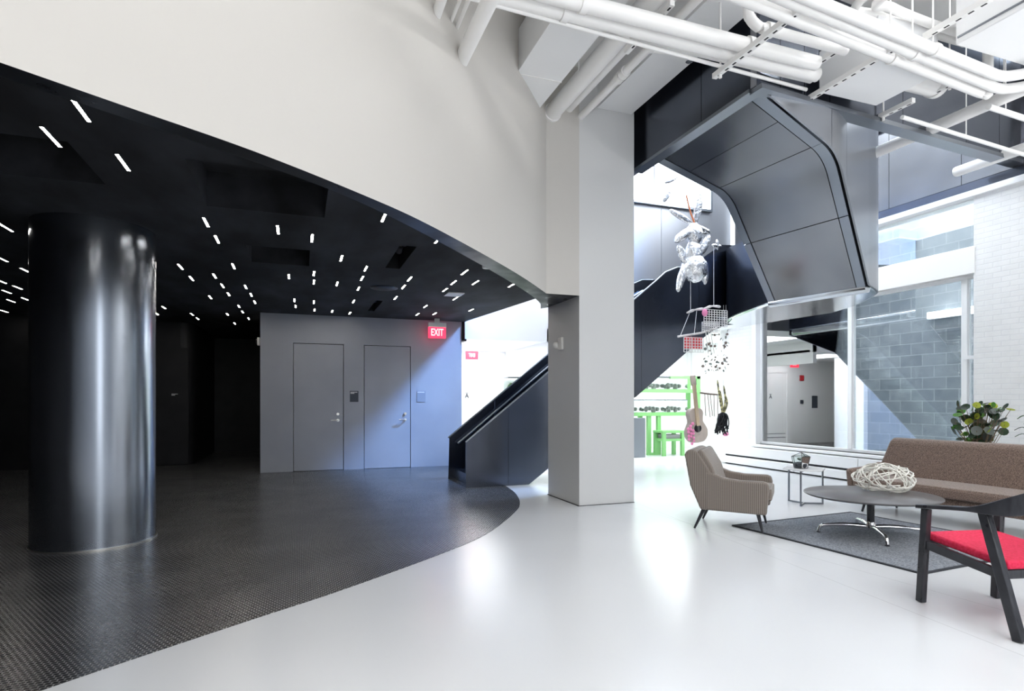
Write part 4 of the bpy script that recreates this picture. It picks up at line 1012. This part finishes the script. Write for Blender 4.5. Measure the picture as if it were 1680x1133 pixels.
MB().box(-hw + .05, -.20, zt - .26, hw - .05, .20, zt - .20).build('lower_shelf', M['green'], stl)
t = MB().box(-hw + .1, -.15, zt - .20, hw - .1, .15, zt - .1); t = t.build('storage_box', M['book']); t.location = stl.location; tag(t, 'grey box on the lower shelf of the green stool', 'box')
p = PY(1050, 700, 12.4); t = MB().box(p.x - .35, 12.35, 0.0, p.x + .12, 12.6, .95); t = t.build('metal_cabinet', M['steel_edge'], bevel=.005); tag(t, 'grey metal cabinet beside the pillar in the back room', 'cabinet')
# small green rack with a tank, seen over the stair guard
xa, xb = PY(834, 625, 14.3).x, PY(861, 625, 14.3).x; zz = PY(846, 641, 14.3).z
t = thing('green_rack', 'small green rack carrying a glass tank at the corridor end', 'shelf', ((xa + xb) / 2, 14.45, 0))
for x in (xa, xb - .06):
    for y in (14.3, 14.6): MB().box(x, y, 0, x + .06, y + .06, zz - .06).build('upright', M['green'], t, world=True)
MB().box(xa - .02, 14.28, zz - .06, xb + .02, 14.68, zz).build('shelf_board', M['green'], t, world=True)
t = thing('glass_tank', 'glass tank with plants on the small green rack above the stair guard', 'tank', ((xa + xb) / 2, 14.45, zz))
MB().box(xa, 14.3, zz + .002, xb, 14.66, zz + .34).build('glass', M['tank_glass'], t, world=True)
f = MB(); f.box(xa - .005, 14.295, zz + .34, xb + .005, 14.665, zz + .365); f.build('lid', M['steel_edge'], t, world=True)
f = MB()
for q in range(6): f.ball((xa + .08 + q * (xb - xa - .16) / 5, 14.48, zz + .09 + .05 * (q % 2)), (.05, .08, .08), .5, seg=8, ring=6)
f.build('planting', M['leaf_green'], t, world=True, smooth=True)
MB().box(xa, 14.35, zz + .40, xb, 14.6, zz + .46).build('lamp', M['lamp_white'], t, world=True)
# glowing bar added on block wall, stands for a reflection in the window glass
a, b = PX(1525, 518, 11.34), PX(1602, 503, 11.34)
t = thing('reflection_bar', 'long white glowing bar added outside in place of a window reflection', 'reflection', (11.34, (a.y + b.y) / 2, a.z))
L = MB(); L.box(11.27, b.y - 1.2, a.z - .06, 11.33, a.y, a.z + .06); L.build('diffuser', M['glow_white'], t, world=True); L = MB(); L.box(11.33, b.y - 1.2, a.z - .07, 11.4, a.y + .01, a.z + .07); L.build('backplate', M['white_cool'], t, world=True)  # glowing face and plate of the added bar

# ================================================================== HANGING SCULPTURES IN THE STAIRWELL
YH = 7.6
def W(px, py, dy=0): return PY(px, py, YH + dy)
def cordline(a, b, parent): return MB().tube([a, b], .004, 5).build('cord', M['cord'], parent, world=True)
# foil figure
fg = thing('foil_figure', 'crinkled silver foil figure with ears hanging in the stairwell', 'sculpture', W(1137, 458))
def ell(name, a, b, r, m='foil', fl=.6):
    A, B = W(*a), W(*b); mid = (A + B) / 2; d_ = B - A; L = d_.length / 2
    zx = d_.normalized(); xx_ = Vector((0, 1, 0)).cross(zx).normalized(); yx = zx.cross(xx_); q = Matrix((xx_, yx, zx)).transposed()
    mb = MB(); mb.ball(mid, (r, r * fl, L), .07, q, 28, 20, 12.0)
    return mb.build(name, M[m], fg, world=True, smooth=True, ang=180)
ell('body', (1139, 418), (1139, 463), .205, fl=.95); ell('chest', (1137, 394), (1139, 440), .135, fl=.85)
ell('head', (1138, 366), (1141, 404), .135, fl=.85)
ell('brim', (1107, 396), (1138, 374), .07, fl=1.3); ell('brim', (1130, 369), (1166, 382), .05, fl=1.3)
ell('ear', (1098, 344), (1136, 366), .05); ell('ear', (1150, 315), (1141, 366), .065)
ell('leg', (1124, 432), (1112, 478), .065, fl=.9); ell('leg', (1154, 428), (1157, 467), .065, fl=.9)
ell('arm', (1116, 405), (1124, 432), .07); ell('arm', (1164, 385), (1150, 418), .06); ell('hand', (1112, 402), (1121, 418), .06)
ell('star', (1168, 402), (1184, 404), .03); ell('star', (1176, 393), (1178, 410), .03)
ell('streamer', (1090, 300), (1112, 290), .035); ell('streamer', (1088, 332), (1100, 312), .04)
ribbon = MB(); ribbon.tube(spline([W(1126, 320), W(1132, 345), W(1139, 365)], 4), .012, 6); ribbon.build('ribbon', mat('orange_ribbon', (.8, .25, .1), .5), fg, world=True)
cordline(W(1139, 364), Vector((W(1139, 364).x, YH, 8.0)), fg)
# mobile with driftwood and grids
mo = thing('hanging_mobile', 'mobile of driftwood, white plastic grids and red mesh hanging below the foil figure', 'sculpture', W(1150, 505))
d = MB(); d.tube(spline([W(1127, 513), W(1140, 508), W(1155, 506), W(1168, 502), W(1182, 503)], 4), [.012, .016, .02, .022] * 4 + [.012], 8); d.build('driftwood', M['drift'], mo, world=True, smooth=True)
d = MB(); d.tube([W(1112, 552), W(1150, 546), W(1176, 538)], .016, 8); d.build('driftwood', M['drift'], mo, world=True, smooth=True)
def grid(name, c0, c1, nx, ny, m, dy, skew=0):
    a, b = W(*c0, dy), W(*c1, dy); g = MB()
    for i in range(nx + 1):
        x = a.x + (b.x - a.x) * i / nx; g.box(x - .0042, a.y - .004, b.z, x + .0042, a.y + .004, a.z)
    for j in range(ny + 1):
        z = a.z + (b.z - a.z) * j / ny; g.box(min(a.x, b.x), a.y - .004, z - .0042, max(a.x, b.x), a.y + .004, z + .0042)
    return g.build(name, m, mo, world=True)
grid('grid', (1155, 507), (1193, 536), 9, 7, M['plastic_grid'], -.05); grid('grid', (1152, 528), (1180, 545), 9, 5, M['plastic_grid'], .05)
grid('grid', (1122, 553), (1154, 578), 7, 5, M['plastic_grid'], -.02)
r = MB(); a, b = W(1124, 552, .03), W(1152, 572, .03); r.box(a.x, a.y, b.z, b.x, a.y + .015, a.z); r.build('red_sheet', M['red_mesh'], mo, world=True)
pk = MB(); pk.ball(W(1156, 513, -.06), (.04, .03, .05), .5); pk.build('flower', M['pink'], mo, world=True)
cordline(W(1133, 462), W(1133, 510), mo); cordline(W(1171, 405), W(1171, 503), mo); cordline(W(1131, 514), W(1116, 551), mo); cordline(W(1143, 510), W(1139, 547), mo); 
d = MB(); 
for q in range(3): d.tube([W(1158 + q * 4, 545), W(1162 + q * 5, 580)], .006, 6)
d.build('rods', M['satin'], mo, world=True)
# strands of dried leaves
ls = thing('leaf_strand', 'strands of dried dark leaves and beads hanging before the brick wall', 'hanging decoration', W(1180, 540))
rnd = random.Random(3); lf = MB(); cdm = MB()
for xs, ya, yb in ((1158, 560, 612), (1168, 548, 610), (1176, 545, 614), (1187, 540, 612), (1191, 540, 612)):
    cdm.tube([W(xs, ya - 25 if xs < 1180 else 500), W(xs, yb)], .002, 4)
    for k in range(16):
        p = W(xs + rnd.uniform(-5, 5), ya + (yb - ya) * rnd.random(), rnd.uniform(-.05, .05)); disc(lf, p, rnd.uniform(.012, .026), Vector((rnd.uniform(-1, 1), -1, rnd.uniform(-1, 1))), 1.0, rnd.choice((0, 0, 1)))
cdm.build('strings', M['cord'], ls, world=True); lf.build('leaves', [M['twig'], M['leaf_grey']], ls, world=True)
# guitar
gt = thing('guitar', 'pale acoustic guitar hanging upright behind the armchair', 'guitar', W(1141, 722))
A, B = W(1141, 700), W(1134, 616)
ax = (B - A).normalized(); rt = Vector((ax.z, 0, -ax.x)); ht = (B - A).length
outl = [(0, -.24), (.11, -.225), (.175, -.15), (.185, -.06), (.15, .02), (.115, .08), (.12, .15), (.13, .21), (.10, .27), (.03, .295)]
half = [tuple(p) for p in spline([(x, y, 0) for x, y in outl], 4)]
poly = [(x, y) for x, y, _ in half] + [(-x, y) for x, y, _ in reversed(half) if x > .001]
g = MB(); fr_ = [A + rt * x + ax * y + Vector((0, -.05, 0)) for x, y in poly]; bk_ = [p + Vector((0, .1, 0)) for p in fr_]; g.hexa(fr_, bk_); g.build('body', M['guitar'], gt, world=True, bevel=.008)
nk = MB(); nk.bar(A + ax * .02 + Vector((0, -.062, 0)), A + ax * (ht - .14) + Vector((0, -.05, 0)), .055, .03, (0, 1, 0)); nk.build('neck', M['neck_wood'], gt, world=True)
nk = MB(); nk.bar(A + ax * (ht - .15) + Vector((0, -.045, 0)), A + ax * ht + Vector((0, -.03, 0)), .09, .03, (0, 1, 0)); nk.build('headstock', M['guitar'], gt, world=True, bevel=.006)
h = MB(); h.tube([A + Vector((.0, -.052, -.02)), A + Vector((0, -.068, -.02))], .06, 24); h.build('sound_hole', M['black'], gt, world=True)
s = MB()
for k in range(4): s.tube([A + rt * (-.016 + k * .011) + ax * -.12 + Vector((0, -.075, 0)), A + rt * (-.016 + k * .011) + ax * (ht - .1) + Vector((0, -.07, 0))], .0015, 4)
s.build('strings', M['satin'], gt, world=True)
pk = MB()
for k in range(14): pk.ball(A + rt * (-.14 + .05 * math.sin(k * 2.1)) + ax * (-.02 - .018 * k + .1 * (k % 2)) + Vector((0, -.07, 0)), (.03, .012, .028), .4, seg=8, ring=6)
pk.build('pink_flowers', M['pink'], gt, world=True, smooth=True)
cordline(B, Vector((B.x, YH, W(1133, 552).z)), gt)
# twig rack chime
cm_ = thing('twig_chime', 'rack of hanging brown twigs beside the guitar', 'hanging decoration', W(1163, 645))
d = MB(); d.tube([W(1149, 644), W(1163, 646), W(1177, 647)], .014, 8); d.build('bar', M['twig'], cm_, world=True, smooth=True)
d = MB()
for k, (xa, xb, yb) in enumerate(((1156, 1158, 682), (1161, 1165, 684), (1165, 1169, 682), (1171, 1172, 683), (1177, 1178, 681))): d.tube([W(xa, 646), W(xb, yb)], .006, 6)
d.build('twigs', M['twig'], cm_, world=True); cordline(W(1163, 646), W(1163, 600), cm_)
# dried stalks with black cords
bn = thing('stalk_bundle', 'yellow speckled stalks with a bundle of black cords hanging by the brick wall', 'hanging decoration', W(1186, 700))
d = MB()
for k, (xa, ya) in enumerate(((1177, 623), (1181, 640), (1187, 632), (1190, 648))):
    d.tube(spline([W(xa, ya), W(xa + 3, (ya + 675) / 2), W(1185 + k, 676)], 4), [.006] + [.014] * 7 + [.016], 8)
d.build('stalks', noisy(mat('speckled_stalk', (.6, .55, .2), .6), (.08, .08, .05), (.65, .6, .3), 25, 0, None, 2), bn, world=True, smooth=True)
d = MB(); rnd = random.Random(9)
for k in range(60):
    x0_, x1_ = rnd.uniform(1178, 1194), rnd.uniform(1172, 1196); dy = rnd.uniform(-.1, .1)
    d.tube(spline([W(1186, 676), W(x0_, 682, dy), W(x0_ * .5 + x1_ * .5 + rnd.uniform(-4, 4), 696, dy), W(x1_, rnd.uniform(700, 713), dy)], 3), .009, 5)
d.build('black_cords', M['black_hair'], bn, world=True, smooth=True); cordline(W(1186, 676), W(1187, 612), bn)
pk = MB(); pk.ball(W(1190, 712), (.05, .03, .03), .5); pk.build('flower', M['pink'], bn, world=True)

# ================================================================== LIGHT
wd = bpy.data.worlds.new('world'); sc.world = wd; wd.use_nodes = True
bg = wd.node_tree.nodes['Background']; bg.inputs[0].default_value = (.92, .96, 1, 1); bg.inputs[1].default_value = 3.2
def area(name, loc, rot, sx, sy, power, col=(1, 1, 1), spread=PI):
    l = bpy.data.lights.new(name, 'AREA'); l.shape = 'RECTANGLE'; l.size = sx; l.size_y = sy; l.energy = power; l.color = col; l.spread = spread
    o = bpy.data.objects.new(name, l); COL.objects.link(o); o.location = loc; o.rotation_euler = rot; return o
area('corridor_light', (3.9, 13.4, 2.64), (0, 0, 0), 1.2, 2.2, 70, (.95, .98, 1))
area('back_room_light', (8.0, 12.6, 2.93), (0, 0, 0), 3.5, 2.4, 190, (.95, .98, 1))
area('hall_fill', (4.2, -1.0, 5.5), (0, 0, 0), 5, 3, 240, (.97, .985, 1))  # unseen fill lamp added to light the hall
area('hall_fill', (6.2, 2.6, 5.55), (0, 0, 0), 1.0, 1.0, 200, (.97, .985, 1))  # unseen fill lamp, kept small to harden shadows under the furniture
area('hall_fill', (0.2, -2.2, 5.5), (0, 0, 0), 4, 2, 210, (1, .97, .94))  # unseen fill lamp added to brighten the floor at left
area('ceiling_fill', (7.6, .8, 2.9), (PI, 0, 0), 1.2, 2.0, 150, (.98, .99, 1))  # unseen upward fill added to brighten ceiling and pipes
area('ceiling_fill', (2.6, -1.6, 2.9), (PI, 0, 0), 2.4, 1.2, 150, (.98, .99, 1))  # second unseen lamp added as upward fill for the ceiling
def aim(o, target): o.rotation_euler = (Vector(target) - o.location).to_track_quat('-Z', 'Y').to_euler()
o = area('stair_daylight', (6.6, 9.45, 6.5), (0, 0, 0), .9, .9, 250, (.22, .46, 1), math.radians(75)); aim(o, (2.2, 12.0, .8))
area('light_well_daylight', (10.3, 6.0, 8.3), (0, 0, 0), 2.0, 9.0, 1900, (.9, .96, 1))
area('stairwell_daylight', (6.2, 8.4, 7.9), (0, 0, 0), 4.0, 5.0, 90, (.86, .93, 1))

vs = sc.view_settings; vs.view_transform = 'Standard'; vs.look = 'None'; vs.exposure = .22; vs.gamma = 1; vs.use_curve_mapping = False
sc.cycles.max_bounces = 8; sc.cycles.diffuse_bounces = 5; sc.cycles.glossy_bounces = 5; sc.cycles.transparent_max_bounces = 12
sc.cycles.use_denoising = True; sc.cycles.sample_clamp_indirect = 8

# labels for the rest of the setting
for o in [x for x in bpy.data.objects if x.parent is None and x.get('kind') == 'structure' and not x.get('label')]:
    o['label'] = {
        'wall_back_core': 'white wall faces behind the two flush doors', 'wall_corridor_left': 'white left wall of the bright corridor', 'wall_back_side': 'black side wall left of the blue wall',
        'ceiling_corridor': 'low white ceiling of the bright corridor', 'wall_backroom_right': 'white right wall of the back room', 'wall_backroom_front': 'white wall closing the light well',
        'ceiling_backroom': 'white ceiling over the green shelving', 'ground_lightwell': 'concrete ground of the light well outside', 'ceiling_right': 'white ceiling above the lounge chairs',
        'wall_right_upper': 'white painted brick above the right wall'}.get(o.name, 'white painted ' + o.name.replace('_', ' ') + ' of the hall')
